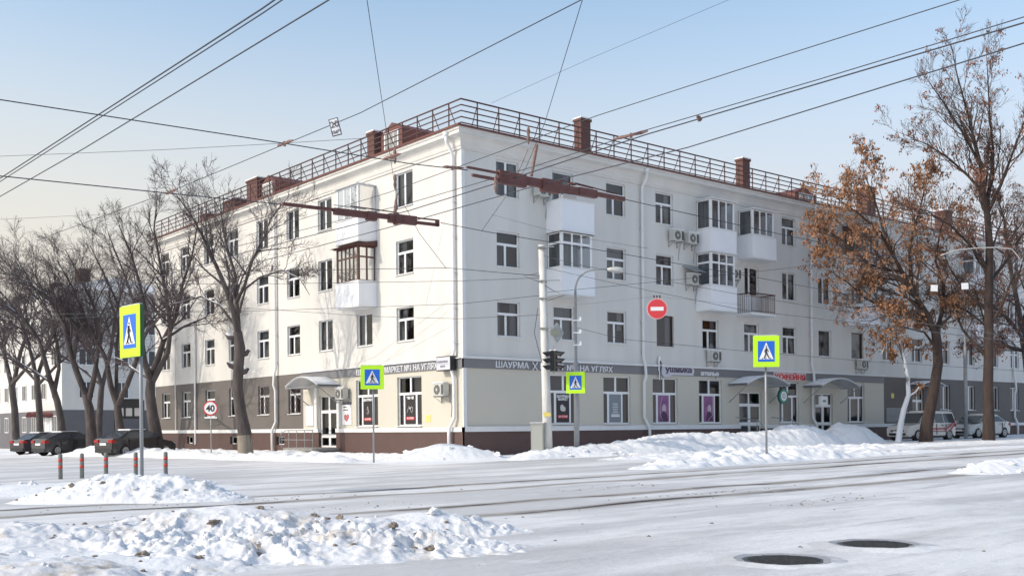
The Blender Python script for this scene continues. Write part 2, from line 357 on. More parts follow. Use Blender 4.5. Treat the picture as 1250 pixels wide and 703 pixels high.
def snow_bank(label, pts, seed, du=.10, dv=.08, rough=.5, mt=None, name='snow_bank', lump=0):
    # pts: (X, Y, half width, height)
    A = np.array(pts, float); d = np.r_[0, np.cumsum(np.hypot(np.diff(A[:, 0]), np.diff(A[:, 1])))]
    nu = int(d[-1]/du)+2; t = np.linspace(0, d[-1], nu); I = [np.interp(t, d, A[:, k]) for k in range(4)]
    for k in range(4): I[k] = np.convolve(np.pad(I[k], 6, mode='edge'), np.ones(13)/13, 'valid')
    tx = np.gradient(I[0]); ty = np.gradient(I[1]); L_ = np.hypot(tx, ty); tx /= L_; ty /= L_
    wmax = max(A[:, 2]); nv = int(2*wmax/dv)+3; v = np.linspace(-1, 1, nv)
    V, T = np.meshgrid(v, t); Wd = I[2][:, None]; Hh = I[3][:, None]
    X = I[0][:, None]-ty[:, None]*V*Wd; Y = I[1][:, None]+tx[:, None]*V*Wd
    prof = np.clip(1-np.abs(V)**2.2, 0, 1)**1.2; endf = np.clip(np.minimum(t, d[-1]-t)/1.2, 0, 1)[:, None]**.6
    z = Hh*prof*endf*(1+.7*(fbm(X*.45, Y*.45, 4, seed)-.5))
    hs = np.clip(Hh/.25, .15, 1); rough = rough*hs
    z += prof*endf*rough*.16*(fbm(X*9, Y*9, 3, seed+14)-.5)
    z += prof*endf*rough*(.45*(np.abs(fbm(X*1.6, Y*1.6, 5, seed+2)-.5)*2-.35)+.12*(fbm(X*5, Y*5, 3, seed+4)-.5))
    z -= .12*(1-prof*endf)
    Z = z+gzn(X, Y)
    o = tuple(A[len(A)//2, :2]); idx = np.arange(X.size).reshape(X.shape)
    f = np.stack([idx[:-1, :-1].ravel(), idx[:-1, 1:].ravel(), idx[1:, 1:].ravel(), idx[1:, :-1].ravel()], 1)
    m = MB(); m.v = [Vector(q) for q in zip(X.ravel().tolist(), Y.ravel().tolist(), Z.ravel().tolist())]; m.f = f.tolist()
    ob = m.build(name, mt or snowm, smooth=True, fix=False)
    return tag(ob, label, 'snow bank')

# ------------------------------------------------------------------ the corner building
BLD = thing('apartment_building', 'white four storey corner apartment building with shops at street level', 'building', C0)
SE_L, SE_R = 34.2, 78.0
ZB = (4.12, 13.35)
FL = [(5.15, 6.7), (8.2, 9.75), (11.28, 12.85)]
RC = [2.55, 5.85, 9.3, 12.75, 16.25, 19.7, 23.15, 26.6, 30.0, 33.45, 36.9, 40.45, 43.9, 47.4, 50.6, 54.1, 57.6, 61.1, 64.6, 68.1, 71.6]
LC = [4.33, 7.8, 11.5, 14.88, 18.42, 22.15, 25.5, 29.1, 32.4]
holesR, holesL, wins = [], [], []
def addwin(side, sc, z0, z1, typ, w=1.3):
    (holesR if side == 'R' else holesL).append((sc-w/2, sc+w/2, z0, z1)); wins.append((side, sc, z0, z1, typ, w))
# types: 'T' transom over two leaves, 'D' two leaves, 'B' brown single
tR = {(0, 0): 'T', (0, 1): 'T', (0, 2): 'D', (1, 0): 'T', (1, 2): 'T', (2, 0): 'T', (2, 1): 'T', (2, 2): 'T', (3, 0): 'B', (3, 1): 'T', (3, 2): 'T', (4, 0): 'T', (5, 0): 'T', (6, 0): 'T', (6, 1): 'D', (6, 2): 'T', (7, 0): 'O', (7, 1): 'D', (7, 2): 'T', (8, 0): 'B', (0, 2): 'D'}
balR = {(1, 1), (4, 1), (4, 2), (5, 2), (5, 1), (8, 1), (8, 2), (12, 1), (12, 2)}
for i, sc in enumerate(RC):
    for fl in range(3):
        if (i, fl) in balR:
            a, b_ = FL[fl]; addwin('R', sc+.05, a-.85, b_, 'DOOR', 1.25); continue
        addwin('R', sc, *FL[fl], tR.get((i, fl), 'T' if (i+fl) % 3 else 'D'))
tLm = {(0, 0): 'T', (0, 1): 'T', (0, 2): 'D', (1, 0): 'D', (2, 0): 'D', (2, 1): 'D', (2, 2): 'D', (3, 0): 'T', (4, 0): 'T', (3, 1): 'T', (4, 1): 'T', (3, 2): 'D', (4, 2): 'D'}
for i, sc in enumerate(LC):
    for fl in range(3):
        if i == 1 and fl > 0:
            a, b_ = FL[fl]; addwin('L', sc, a-.85, b_, 'DOOR', 1.25); continue
        addwin('L', sc, *FL[fl], tLm.get((i, fl), 'T'), 1.4)
for sc in (5.85, 9.27, 12.7, 16.2, 23.05, 29.8): addwin('R', sc, 1.3, 3.57, 'SHOP', 1.85)
for sc in (4.05, 7.65): addwin('L', sc, 1.28, 3.52, 'SHOP', 1.95)
addwin('R', 19.55, .75, 2.95, 'DBL', 1.95); addwin('R', 26.45, .72, 2.97, 'DBL', 1.75); addwin('R', 37.0, 1.0, 3.4, 'DBL', 1.4)
addwin('L', 11.35, .25, 2.86, 'DBL', 1.75)
for sc in (40.45, 43.9, 47.4, 50.5, 54, 57.5, 61): addwin('R', sc, 2.08, 3.74, 'D', 1.35)
for sc in (14.85, 18.4, 22.15, 25.5, 29.1, 32.4): addwin('L', sc, 2.0, 3.62, 'LAT' if sc < 19 else 'T', 1.35)
for sc in (22.2, 28.5, 12.9+3.5): addwin('L', sc, .35, .8, 'BAS', .9)

def wall(side, s0, s1, z0, z1, o, mt, name, depth=.2, holes=None):
    T = TR if side == 'R' else TL; m = MB(T); hs = []
    for a, b_, c_, d_ in (holes if holes is not None else (holesR if side == 'R' else holesL)):
        if b_ <= s0 or a >= s1 or d_ <= z0+.01 or c_ >= z1-.01: continue
        hs.append((a, b_, max(c_, z0), min(d_, z1), c_ >= z0, d_ <= z1))
    S = sorted({s0, s1}|{x for h in hs for x in h[:2]}); Z = sorted({z0, z1}|{x for h in hs for x in h[2:4]})
    for a, b_ in zip(S, S[1:]):
        for c_, d_ in zip(Z, Z[1:]):
            ms, mz = (a+b_)/2, (c_+d_)/2
            if any(h[0] < ms < h[1] and h[2] < mz < h[3] for h in hs): continue
            m.face([(a, o, c_), (b_, o, c_), (b_, o, d_), (a, o, d_)])
    for a, b_, c_, d_, lo, hi in hs:
        i = -depth
        m.face([(a, o, c_), (a, o, d_), (a, i, d_), (a, i, c_)]); m.face([(b_, o, c_), (b_, o, d_), (b_, i, d_), (b_, i, c_)])
        if lo: m.face([(a, o, c_), (b_, o, c_), (b_, i, c_), (a, i, c_)])
        if hi: m.face([(a, o, d_), (b_, o, d_), (b_, i, d_), (a, i, d_)])
    if o > 0:    # close the step of a proud course
        m.face([(s0, o, z1), (s1, o, z1), (s1, 0, z1), (s0, 0, z1)]); m.face([(s0, o, z0), (s1, o, z0), (s1, 0, z0), (s0, 0, z0)])
        m.face([(s1, o, z0), (s1, o, z1), (s1, 0, z1), (s1, 0, z0)])
    return m.build(name, mt, BLD, fix=False)
B33 = 32.9; L14 = 13.9
wall('R', 0, SE_R, *ZB, 0, white, 'upper_wall'); wall('L', 0, SE_L, *ZB, 0, white, 'upper_wall')
wall('R', 0, B33, 1.2, 3.72, 0, cream, 'shop_wall'); wall('L', 0, L14, 1.2, 3.72, 0, cream, 'shop_wall')
wall('R', 0, B33, 3.72, 4.12, .05, bandm, 'fascia_band'); wall('L', 0, L14+.2, 3.72, 4.12, .05, bandm, 'fascia_band')
wall('R', B33, SE_R, 1.2, 4.12, 0, taupe, 'lower_wall'); wall('L', L14, SE_L, 1.2, 4.12, 0, taupe, 'lower_wall')
wall('R', 0, SE_R, 1.0, 1.2, .10, trimw, 'stone_ledge'); wall('L', 0, SE_L-1, 1.0, 1.2, .10, trimw, 'stone_ledge')
wall('R', 0, SE_R, -.6, 1.0, .05, plin, 'plinth'); wall('L', 0, SE_L, -.9, 1.0, .05, plin, 'plinth')
m = MB(TR); m.box(-.1, B33, .0, .13, 4.122, 4.18); m.build('band_cap', trimw, BLD)
m = MB(TL); m.box(.1, L14+.2, .0, .13, 4.122, 4.16); m.build('band_cap', trimw, BLD)
# snow lying on the caps and ledges
m = MB(TR); m.box(-.1, B33, .01, .14, 4.182, 4.215); m.box(.1, 18.4, .01, .11, 1.202, 1.225); m.build('snow_cover', snowm, BLD)
for T, s0, s1 in ((TL, SE_L, SE_L+.01),):
    pass
# end and inner walls, dark rooms
m = MB(TL); m.face([(SE_L, 0, -1), (SE_L, -13, -1), (SE_L, -13, 13.4), (SE_L, 0, 13.4)]); m.face([(SE_L, -13, -1), (13, -13, -1), (13, -13, 13.4), (SE_L, -13, 13.4)]); m.build('end_wall', white, BLD, fix=False)
m = MB(TR); m.face([(SE_R, 0, -1), (SE_R, -13, -1), (SE_R, -13, 13.4), (SE_R, 0, 13.4)]); m.face([(SE_R, -13, -1), (13, -13, -1), (13, -13, 13.4), (SE_R, -13, 13.4)]); m.build('end_wall', white, BLD, fix=False)
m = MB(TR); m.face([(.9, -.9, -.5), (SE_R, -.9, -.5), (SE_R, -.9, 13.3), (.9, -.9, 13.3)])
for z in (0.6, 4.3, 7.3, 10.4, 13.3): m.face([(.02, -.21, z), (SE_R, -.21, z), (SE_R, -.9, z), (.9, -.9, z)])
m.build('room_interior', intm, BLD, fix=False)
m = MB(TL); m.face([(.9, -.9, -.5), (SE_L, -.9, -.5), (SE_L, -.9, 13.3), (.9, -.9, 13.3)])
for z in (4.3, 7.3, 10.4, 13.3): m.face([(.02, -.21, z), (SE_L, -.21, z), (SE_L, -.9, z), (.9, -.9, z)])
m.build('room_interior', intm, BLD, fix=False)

# cornice + roof swept round the corner
def sweep(prof, name, mt, smooth=False, endL=SE_L, endR=SE_R):
    m = MB(); rows = []
    def cpt(o, z): return C0+(NR+NL)*(o*1.0)+Vector((0, 0, z))
    for o, z in prof:
        rows.append((TL(endL, o, z), cpt(o, z), TR(endR, o, z)))
    for a, b_ in zip(rows, rows[1:]):
        for k in range(2):
            i = len(m.v); m.v += [a[k], a[k+1], b_[k+1], b_[k]]; m.f.append([i, i+1, i+2, i+3])
    return m.build(name, mt, BLD, fix=False, smooth=smooth)
sweep([(0, 13.0), (.06, 13.0), (.06, 13.08), (.10, 13.12), (.13, 13.3), (.22, 13.45), (.36, 13.53), (.42, 13.54), (.42, 13.68), (.47, 13.70), (.47, 13.80)], 'cornice', white)
sweep([(.44, 13.80), (.54, 13.80), (.54, 13.875), (.30, 13.90)], 'eave_flashing', redm)
RS = .2
def roofz(o): return 13.9+(-o+.3)*RS
sweep([(.30, 13.9), (-.2, roofz(-.2))], 'roof_edge', snowm)
sweep([(-.2, roofz(-.2)), (-6.7, roofz(-6.7)), (-13.6, 13.9)], 'roof', snowm)
m = MB(); a, b_, c_ = TL(SE_L, .5, 13.85), TL(SE_L, -6.7, roofz(-6.7)), TL(SE_L, -13.5, 13.85); i = 0
m.v += [a, b_, c_]; m.f.append([0, 1, 2]); m.build('gable', redm, BLD, fix=False)

# windows
def frame_mesh(typ, w, h):
    m = MB(); g = []; t = .07; y0, y1 = .10, .17
    def fr(x0, x1, z0, z1, t=.055):
        m.box(x0, x0+t, y0, y1, z0, z1); m.box(x1-t, x1, y0, y1, z0, z1); m.box(x0+t, x1-t, y0+.001, y1-.001, z0, z0+t); m.box(x0+t, x1-t, y0+.001, y1-.001, z1-t, z1)
        g.append((x0+t, x1-t, z0+t, z1-t))
    X0, X1 = -w/2, w/2
    if typ in ('T', 'LAT'):
        zt = h*.64; fr(X0, X1, zt-.0, h); fr(X0, X0+w*.42, 0, zt); fr(X0+w*.42, X1, 0, zt)
    elif typ == 'D': fr(X0, X0+w*.47, 0, h); fr(X0+w*.47, X1, 0, h)
    elif typ in ('B', 'O', 'BAS'): fr(X0, X1, 0, h, .05)
    elif typ == 'DOOR': fr(X0, X0+w*.4, .85, h); m.box(X0, X0+w*.4, y0, y1, 0, .848); fr(X0+w*.4, X1, .85, h); m.box(X0+w*.4, X1, y0, y1, 0, .848)
    elif typ == 'SHOP':
        zt = h*.655; fr(X0, X0+w*.49, zt, h); fr(X0+w*.49, X1, zt, h); a, b_ = X0+w*.22, X0+w*.72
        fr(X0, a, 0, zt); fr(a, b_, 0, zt, .075); fr(b_, X1, 0, zt)
    elif typ == 'DBL':
        zt = h*.70; fr(X0, X0+w*.48, zt, h); fr(X0+w*.48, X1, zt, h); mid = X0+w*.5
        fr(X0, mid, h*.22, zt, .10); fr(mid, X1, h*.22, zt, .10); fr(X0, mid, 0, h*.22, .09); fr(mid, X1, 0, h*.22, .09)
    p = MB()
    for x0, x1, z0, z1 in g: p.face([(x0, .135, z0), (x1, .135, z0), (x1, .135, z1), (x0, .135, z1)])
    c = MB()
    if typ in ('T', 'D', 'LAT', 'O', 'B'):
        for x0, x1 in ((X0, X0+w*.3), (X1-w*.28, X1)):
            k = 7
            for i in range(k):
                xa, xb = x0+(x1-x0)*i/k, x0+(x1-x0)*(i+1)/k; ya, yb = .3+.03*(i % 2), .3+.03*((i+1) % 2)
                c.face([(xa, ya, .02), (xb, yb, .02), (xb, yb, h), (xa, ya, h)])
    s = MB()
    if typ in ('T', 'D', 'O', 'B', 'SHOP', 'LAT'): s.box(X0-.03, X1+.03, -.07 if typ != 'SHOP' else -.13, .10, -.035, -.003)
    la = MB()
    if typ == 'LAT':
        for k in range(-6, 9):
            for sg in (1, -1):
                pts = []
                for q in np.linspace(0, 1, 12):
                    x = X0+(k*.22+q*h*.6 if sg > 0 else w-(k*.22+q*h*.6)); z = q*h
                    if X0 <= x <= X1: pts.append((x, .04, z))
                if len(pts) > 1: la.tube([pts[0], pts[-1]], .008, 4)
    return m, p, c, s, la
WT = {}
brownpvc = mat('brown_frame', (.10, .055, .04), .5)
curt2 = mat('white_curtain', (.62, .62, .60), .9, (.48, .48, .47), 9, .6, stretch=(4, 1, .3))
rw = random.Random(3); nw = 0
for side, sc, z0, z1, typ, w in wins:
    h = z1-z0; key = (typ, round(w, 2), round(h, 2))
    T = TR if side == 'R' else TL; ang = AR if side == 'R' else AL
    if key not in WT:
        m, p, c, s, la = frame_mesh(typ, w, h); nm = 'door' if typ in ('DBL',) else 'shop_window' if typ == 'SHOP' else 'balcony_door' if typ == 'DOOR' else 'window'
        o = m.build(nm, brownpvc if typ == 'B' else pvc, BLD, local=True)
        ks = [p.build('pane', glassm, o, local=True, fix=False)]
        if c.v: ks.append(c.build('curtain', curt, o, local=True, fix=False))
        if s.v: ks.append(s.build('sill', trimw, o, local=True))
        if la.v: ks.append(la.build('lattice', darkm, o, local=True))
        WT[key] = (o, ks)
    else:
        o0, k0 = WT[key]; o = o0.copy(); COL.objects.link(o)
        for kk in k0:
            if kk.name.startswith('curtain') and rw.random() < .35: continue
            q = kk.copy(); COL.objects.link(q); q.parent = o
            if kk.name.startswith('curtain') and rw.random() < .4:
                fk = ('full', key)
                if fk not in WT:
                    fc = MB(); nn = 18
                    for i in range(nn):
                        xa, xb = -w/2+w*i/nn, -w/2+w*(i+1)/nn; fc.face([(xa, .28+.02*(i % 2), .02), (xb, .28+.02*((i+1) % 2), .02), (xb, .28+.02*((i+1) % 2), h), (xa, .28+.02*(i % 2), h)])
                    tmp = fc.build('curtain', curt, None, fix=False); WT[fk] = tmp.data; bpy.data.objects.remove(tmp)
                q.data = WT[fk]; continue
            if kk.name.startswith('curtain') and rw.random() < .5:
                q.data = kk.data.copy(); q.data.materials.clear(); q.data.materials.append(curt2); q.scale = (1, 1, 1)
                if rw.random() < .3: q.scale = (1.0, 1, .55); q.location = (0, 0, h*.42)
    o.location = T(sc, 0, z0)-C0; o.rotation_euler = (0, 0, ang)

# downpipes
def downpipe(T, s, zt=13.6, jog=True, zb=.15):
    m = MB(T)
    m.tube([(s, .46, 13.72), (s, .46, 13.5)], [.15, .07], 10)
    m.tube([(s, .46, 13.52), (s, .44, 13.3), (s, .16, 12.9), (s, .13, 12.7), (s, .13, 4.5), (s+.05, .2, 4.2), (s+.05, .24, 3.6), (s, .16, 3.3), (s, .15, 1.6), (s+.25, .24, 1.15), (s+.28, .24, .9), (s+.28, .24, zb)], .075, 10)
    for z in np.arange(4.8, 12.6, 1.5): m.box(s-.09, s+.09, .0, .21, z, z+.04)
    m.build('downpipe', trimw, BLD, smooth=True)
downpipe(TR, 11.0, zb=.2); downpipe(TR, 25.1, zb=.6); downpipe(TR, 50.2); downpipe(TL, .45); downpipe(TL, 16.7, zb=0)
m = MB(TL); m.tube([(27.5, .1, 8), (27.5, .1, .3)], .07, 8); m.tube([(30.6, .1, 12), (30.6, .1, 1.2)], .04, 8); m.build('downpipe', trimw, BLD)
m = MB(TR); m.box(-.02, .16, -.02, .035, 1.2, 3.72); m.box(-.02, .16, -.02, .035, 4.2, 13.0); m.build('corner_trim', trimw, BLD)

# roof railing, each wing: rails with posts as sub-parts
def railing(T, s1, pitch=1.19):
    z0 = 14.02; m = MB(T); o = -.05
    m2 = [(-.05 if k else 0, z) for k, z in ()]
    for z in (.12, .36, .62, .87, 1.12): m.tube([(o*-1, o, z0+z), (s1, o, z0+z)], .028 if z < 1.1 else .036, 6)
    r = m.build('roof_railing', darkm, BLD); n_ = int((s1-.9)/pitch)
    for k in range(n_+1):
        s = .95+k*pitch; q = MB(T); q.box(s-.022, s+.022, o-.045, o-.003, z0-.12, z0+1.13); q.tube([(s+.03, o-.02, z0+1.05), (s+.03, o+.33, z0-.1)] if False else [(s+.02, o-.03, z0+1.05), (s+.02, o-.55, z0+.0)], .02, 5)
        q.build('post', darkm, r)
railing(TL, SE_L-.2); railing(TR, 66)
# chimneys and dormers
def chimney(T, s0, s1, o, ztop, d=.8):
    m = MB(T); m.box(s0, s1, o-d, o, 13.9, ztop-.12); m.box(s0-.05, s1+.05, o-d-.05, o+.05, ztop-.119, ztop); c = m.build('chimney', brick, BLD)
    m = MB(T); m.box(s0-.05, s1+.05, o-d-.05, o+.05, ztop+.001, ztop+.06); m.build('snow_cap', snowm, c)
chimney(TR, 8.95, 9.6, -2, 16.4, .5); chimney(TR, 21.65, 22.3, -2, 16.4, .5); chimney(TR, 34.5, 35.5, -2, 16.6); chimney(TR, 44.5, 45.5, -2, 16.3)
chimney(TL, 9.2, 9.8, -1.5, 16.05, .5); chimney(TL, 22.0, 23.4, -1.5, 16.15); chimney(TL, 25.7, 27.3, -1.8, 15.6); chimney(TL, 31.6, 32.4, -2.5, 15.7)
def dormer(T, s, o, w=1.9, z1=16.0, dep=4):
    m = MB(T); zb = roofz(o)-.1; ze = z1-.45
    m.prism([(s-w/2, zb), (s+w/2, zb), (s+w/2, ze), (s, z1), (s-w/2, ze)], o, o-dep, 1); d = m.build('dormer', redm, BLD)
    m = MB(T); m.box(s-w*.33, s+w*.33, o+.002, o+.05, zb+.35, ze-.0); f = m.build('dormer_window', trimw, d)
    m = MB(T)
    for k in range(3): a = s-w*.28+k*w*.2; m.box(a, a+w*.16, o+.051, o+.06, zb+.42, ze-.08)
    m.build('dormer_pane', mat('dull_pane', (.25, .25, .24), .3), f)
dormer(TL, 7.7, -1.6, 1.9, 16.15, 3.4); dormer(TL, 21.0, -1.7, 1.8, 16.1, 3.4); dormer(TR, 28.3, -2.4, 2.2, 15.75, 3)

# balconies ------------------------------------------------
def balcony(T, s0, s1, zf, zp, o=1.0, glaze=None, open_=False, brown=False, parp=panelw, roof=True, under=.12, divs=3, transom=True, snowtop=True):
    m = MB(T)
    if not open_:
        m.box(s0, s1, .002, o, zf, zp)
        b = m.build('balcony', parp, BLD)
        q = MB(T); q.box(s0-.02, s1+.02, .002, o+.03, zp+.001, zp+.05); q.build('balcony_rim', trimw, b)
        q = MB(T); q.box(s0-.01, s1+.01, .002, o+.02, zf-.06, zf-.001); q.build('balcony_slab', trimw, b)
    else:
        m.box(s0, s1, .002, o, zf-.12, zf); b = m.build('balcony', trimw, BLD)
        q = MB(T)
        for k in np.linspace(s0+.03, s1-.03, 20): q.tube([(k, o-.03, zf), (k, o-.03, zp)], .012, 4)
        for k in np.linspace(.1, o-.05, 7):
            for s in (s0+.03, s1-.03): q.tube([(s, k, zf), (s, k, zp)], .012, 4)
        q.box(s0, s1, o-.06, o, zp, zp+.05); q.box(s0, s0+.05, .01, o-.061, zp, zp+.05); q.box(s1-.05, s1, .01, o-.061, zp, zp+.05)
        for z in (zf+.1, zp-.15): q.tube([(s0+.03, o-.03, z), (s1-.03, o-.03, z)], .014, 4)
        q.build('balustrade', darkm, b)
    if glaze:
        g0, g1, zt, og = glaze; fm = brownpvc if brown else pvc; t = .05 if not brown else .04
        z0 = zp+.052; q = MB(T); p = MB(T)
        def fr(a, b_, z_0, z_1, face):
            if face == 'f':
                q.box(a, a+t, og-.05, og, z_0, z_1); q.box(b_-t, b_, og-.05, og, z_0, z_1); q.box(a+t, b_-t, og-.049, og-.001, z_0, z_0+t); q.box(a+t, b_-t, og-.049, og-.001, z_1-t, z_1)
                p.face([(a, og-.025, z_0), (b_, og-.025, z_0), (b_, og-.025, z_1), (a, og-.025, z_1)])
            else:
                s = g0 if face == 'l' else g1-.05
                q.box(s, s+.05, a, a+t, z_0, z_1); q.box(s, s+.05, b_-t, b_, z_0, z_1); q.box(s+.001, s+.049, a+t, b_-t, z_0, z_0+t); q.box(s+.001, s+.049, a+t, b_-t, z_1-t, z_1)
                p.face([(s+.025, a, z_0), (s+.025, b_, z_0), (s+.025, b_, z_1), (s+.025, a, z_1)])
        zs = [(z0, z0+(zt-z0)*.7), (z0+(zt-z0)*.7, zt)] if transom else [(z0, zt)]
        for za, zb in zs:
            for k in range(divs): fr(g0+.08+(g1-g0-.16)*k/divs, g0+.08+(g1-g0-.16)*(k+1)/divs, za, zb, 'f')
            for f_ in 'lr': 
                if brown: fr(.05, og/2, za, zb, f_); fr(og/2, og-.06, za, zb, f_)
                else: fr(.05, og-.06, za, zb, f_)
        for s in (g0, g1-.08): q.box(s, s+.08, og-.08, og+.005, z0, zt)
        gl = q.build('glazing_frame', fm, b); p.build('glazing_pane', glassm, gl, fix=False)
        if roof:
            q = MB(T); q.prism([(s0-.05, zt+.02), (s1+.05, zt+.02), (s1+.05, zt+.06), (s0-.05, zt+.06)], .01, o+.1, 1)
            rf = q.build('balcony_roof', redm if brown else trimw, b)
            if brown:
                q = MB(T); q.prism([(.01, zt+.061), (.01, zt+.32), (o+.25, zt+.07), (o+.25, zt+.061)], s0-.1, s1+.1, 0); q.build('sloping_roof', darkm, rf)
        q = MB(T); q.face([(g0+.1, .12, z0), (g1-.1, .12, z0), (g1-.1, .12, zt), (g0+.1, .12, zt)])
        q.build('balcony_curtain', mat('balcony_backdrop', (.22, .23, .24), .9, (.50, .50, .50), 1.2, .3, stretch=(3, 3, .2)), b, fix=False)
    return b
balcony(TR, 4.8, 6.87, 9.98, 11.32, 1.0)
balcony(TR, 4.8, 6.87, 7.15, 8.28, 1.0, glaze=(4.84, 6.75, 9.90, .95))
balcony(TR, 15.15, 17.2, 10.1, 11.2, 1.0, glaze=(15.18, 17.1, 12.72, .95), transom=False)
balcony(TR, 15.12, 17.2, 7.1, 8.3, 1.0, glaze=(15.16, 17.1, 10.0, .95))
balcony(TR, 18.6, 20.65, 10.1, 11.25, .98, glaze=(18.63, 20.5, 12.62, .93), transom=False)
balcony(TR, 18.4, 20.5, 7.15, 8.15, 1.0, open_=True)
balcony(TR, 28.6, 30.9, 7.1, 8.25, 1.0, parp=panelw)
balcony(TR, 28.6, 30.9, 10.15, 11.25, 1.0, glaze=(28.65, 30.85, 12.7, .95), brown=True)
balcony(TR, 42.8, 45, 7.1, 8.25, 1.0); balcony(TR, 42.8, 45, 10.15, 11.25, 1.0, glaze=(42.85, 44.95, 12.6, .95))
balcony(TL, 6.68, 8.72, 10.0, 11.05, 1.0, glaze=(6.72, 8.68, 12.6, .96), transom=False)
balcony(TL, 6.68, 8.75, 6.95, 8.08, 1.0, glaze=(6.75, 8.72, 9.72, .97), brown=True, divs=5, snowtop=True)

# canopies (arched) over doors, part of the building
def canopy(T, s0, s1, o, z, rise=.45):
    m = MB(T); n_ = 14; top = []; bot = []
    for k in range(n_+1):
        t = k/n_; s = s0+(s1-s0)*t; zz = z+rise*math.sin(math.pi*t)
        top.append((s, zz+.05)); bot.append((s, zz))
    poly = bot+top[::-1]
    for k in range(n_):
        a, b_ = bot[k], bot[k+1]; c_, d_ = top[k], top[k+1]
        for y in (.05, o): m.face([(a[0], y, a[1]), (b_[0], y, b_[1]), (d_[0], y, d_[1]), (c_[0], y, c_[1])])
        m.face([(a[0], .05, a[1]), (b_[0], .05, b_[1]), (b_[0], o, b_[1]), (a[0], o, a[1])])
        m.face([(c_[0], .05, c_[1]), (d_[0], .05, d_[1]), (d_[0], o, d_[1]), (c_[0], o, c_[1])])
    c = m.build('door_canopy', mat('canopy_sheet', (.50, .51, .53), .4), BLD, smooth=True)
    m = MB(T)
    for k in range(n_):
        a, b_ = top[k], top[k+1]; m.face([(a[0], .04, a[1]+.03), (b_[0], .04, b_[1]+.03), (b_[0], o+.03, b_[1]+.03), (a[0], o+.03, a[1]+.03)])
        m.face([(a[0], o+.03, a[1]), (b_[0], o+.03, b_[1]), (b_[0], o+.03, b_[1]+.03), (a[0], o+.03, a[1]+.03)])
    m.build('snow_cover', snowm, c, smooth=True, fix=False)
    m = MB(T)
    for s in (s0+.1, s1-.1):
        m.tube([(s, .02, z-.9), (s, o-.1, z-.02)], .025, 6); m.tube([(s, .02, z-.03), (s, o, z-.03)], .025, 6)
    m.tube([(s0+.02, o, z-.03), (s1-.02, o, z-.03)], .03, 6)
    m.build('canopy_bracket', galv, c)
canopy(TR, 17.6, 21.3, 1.3, 3.3); canopy(TR, 24.3, 28.2, 1.3, 3.32); canopy(TR, 35.6, 38.4, 1.1, 3.6, .25); canopy(TL, 10.1, 13.4, 1.3, 3.3)
# steps with handrails
def steps(T, s0, s1, z, n_, o0=.05):
    m = MB(T)
    for k in range(n_): m.box(s0, s1, o0, o0+1.3+.3*k, z-(k+1)*z/n_*1.0-.2 if False else -.6, z-k*(z/n_)-.001*k)
    return m.build('entrance_steps', mat('step_concrete', (.33, .32, .31), .9, (.25, .24, .23), 3, .6), BLD)
steps(TR, 17.9, 21.2, .74, 4); steps(TR, 24.9, 28, .7, 4); 
st = steps(TL, 10.2, 13.6, .24, 2)
m = MB(TL)
for s in np.linspace(10.25, 13.5, 5): m.tube([(s, 1.5, .2), (s, 1.5, 1.12)], .02, 6)
m.tube([(10.2, 1.5, 1.12), (13.0, 1.5, 1.12), (13.6, 1.5, .95)], .025, 6); m.tube([(10.2, 1.5, .65), (13.5, 1.5, .65)], .018, 6)
m.build('handrail', galv, st)
m = MB(TR)
for s in (18.0, 21.1): m.tube([(s, .2, 1.6), (s, 1.6, 1.45), (s, 2.3, .9)], .022, 6); m.tube([(s, 1.6, .6), (s, 1.6, 1.45)], .022, 6)
m.build('handrail', galv, BLD)
# pilaster/frame left of the door, louvre, notice plates
m = MB(TL); m.box(12.3, 12.55, .002, .12, 1.22, 3.3); m.box(10.05, 10.3, .002, .12, 1.22, 3.3); m.build('door_surround', trimw, BLD)
m = MB(TR)
for k in range(12): m.box(33.1, 35.6, .002, .05, 1.3+k*.075, 1.3+k*.075+.05)
m.build('louvre', galv, BLD)
BLD['label'] = 'white four storey corner apartment building with shops at street level'

# ------------------------------------------------------------------ things on the facade
def facade_thing(name, label, cat, side, s, o, z, group=None):
    T, a = (TR, AR) if side == 'R' else (TL, AL)
    return thing(name, label, cat, T(s, o, z), a, group)
def ac_unit(side, s, z, label, roof=False):
    t = facade_thing('air_conditioner', label, 'air conditioner', side, s, 0, z, 'air conditioners on the walls')
    m = MB(); m.box(-.40, .40, -.42, -.12, 0, .55); m.build('case', acw, t, local=True, bevel=.015)
    m = MB(); m.disc((-.08, -.422, .275), .21, (0, -1, 0), 24, .012); m.box(.22, .38, -.428, -.421, .06, .5); m.build('fan_grille', acd, t, local=True)
    m = MB(); m.disc((-.08, -.435, .275), .06, (0, -1, 0), 12, .01)
    for k in range(8): a = k*math.pi/4; m.tube([(-.08, -.438, .275), (-.08+.2*math.cos(a), -.438, .275+.2*math.sin(a))], .006, 4)
    m.build('fan_guard', acw, t, local=True)
    m = MB()
    for x in (-.3, .3): m.box(x-.02, x+.02, -.45, -.001, -.04, -.002); m.box(x-.02, x+.02, -.03, -.001, -.3, -.041); m.tube([(x, -.4, -.03), (x, -.02, -.28)], .012, 4)
    m.tube([(.42, -.2, .1), (.47, -.1, -.1), (.45, -.02, -.5), (.4, -.02, -.9)], .015, 5)
    m.build('bracket', galv, t, local=True)
    m = MB(); m.box(-.42, .42, -.44, -.1, .552, .60); m.build('snow_cap', snowm, t, local=True, bevel=.015)
    if roof:
        m = MB(); m.prism([(-.02, .95), (-.75, .62), (-.75, .64), (-.02, .98)], -.55, .5, 0); m.build('shade_sheet', galv, t, local=True)
ac_unit('L', 1.25, 2.55, 'air conditioner on the cream wall beside the building corner')
ac_unit('L', 9.55, 2.62, 'air conditioner beside the left entrance canopy above a poster')
ac_unit('R', 13.35, 10.45, 'left one of two air conditioners under the top floor window by the drainpipe')
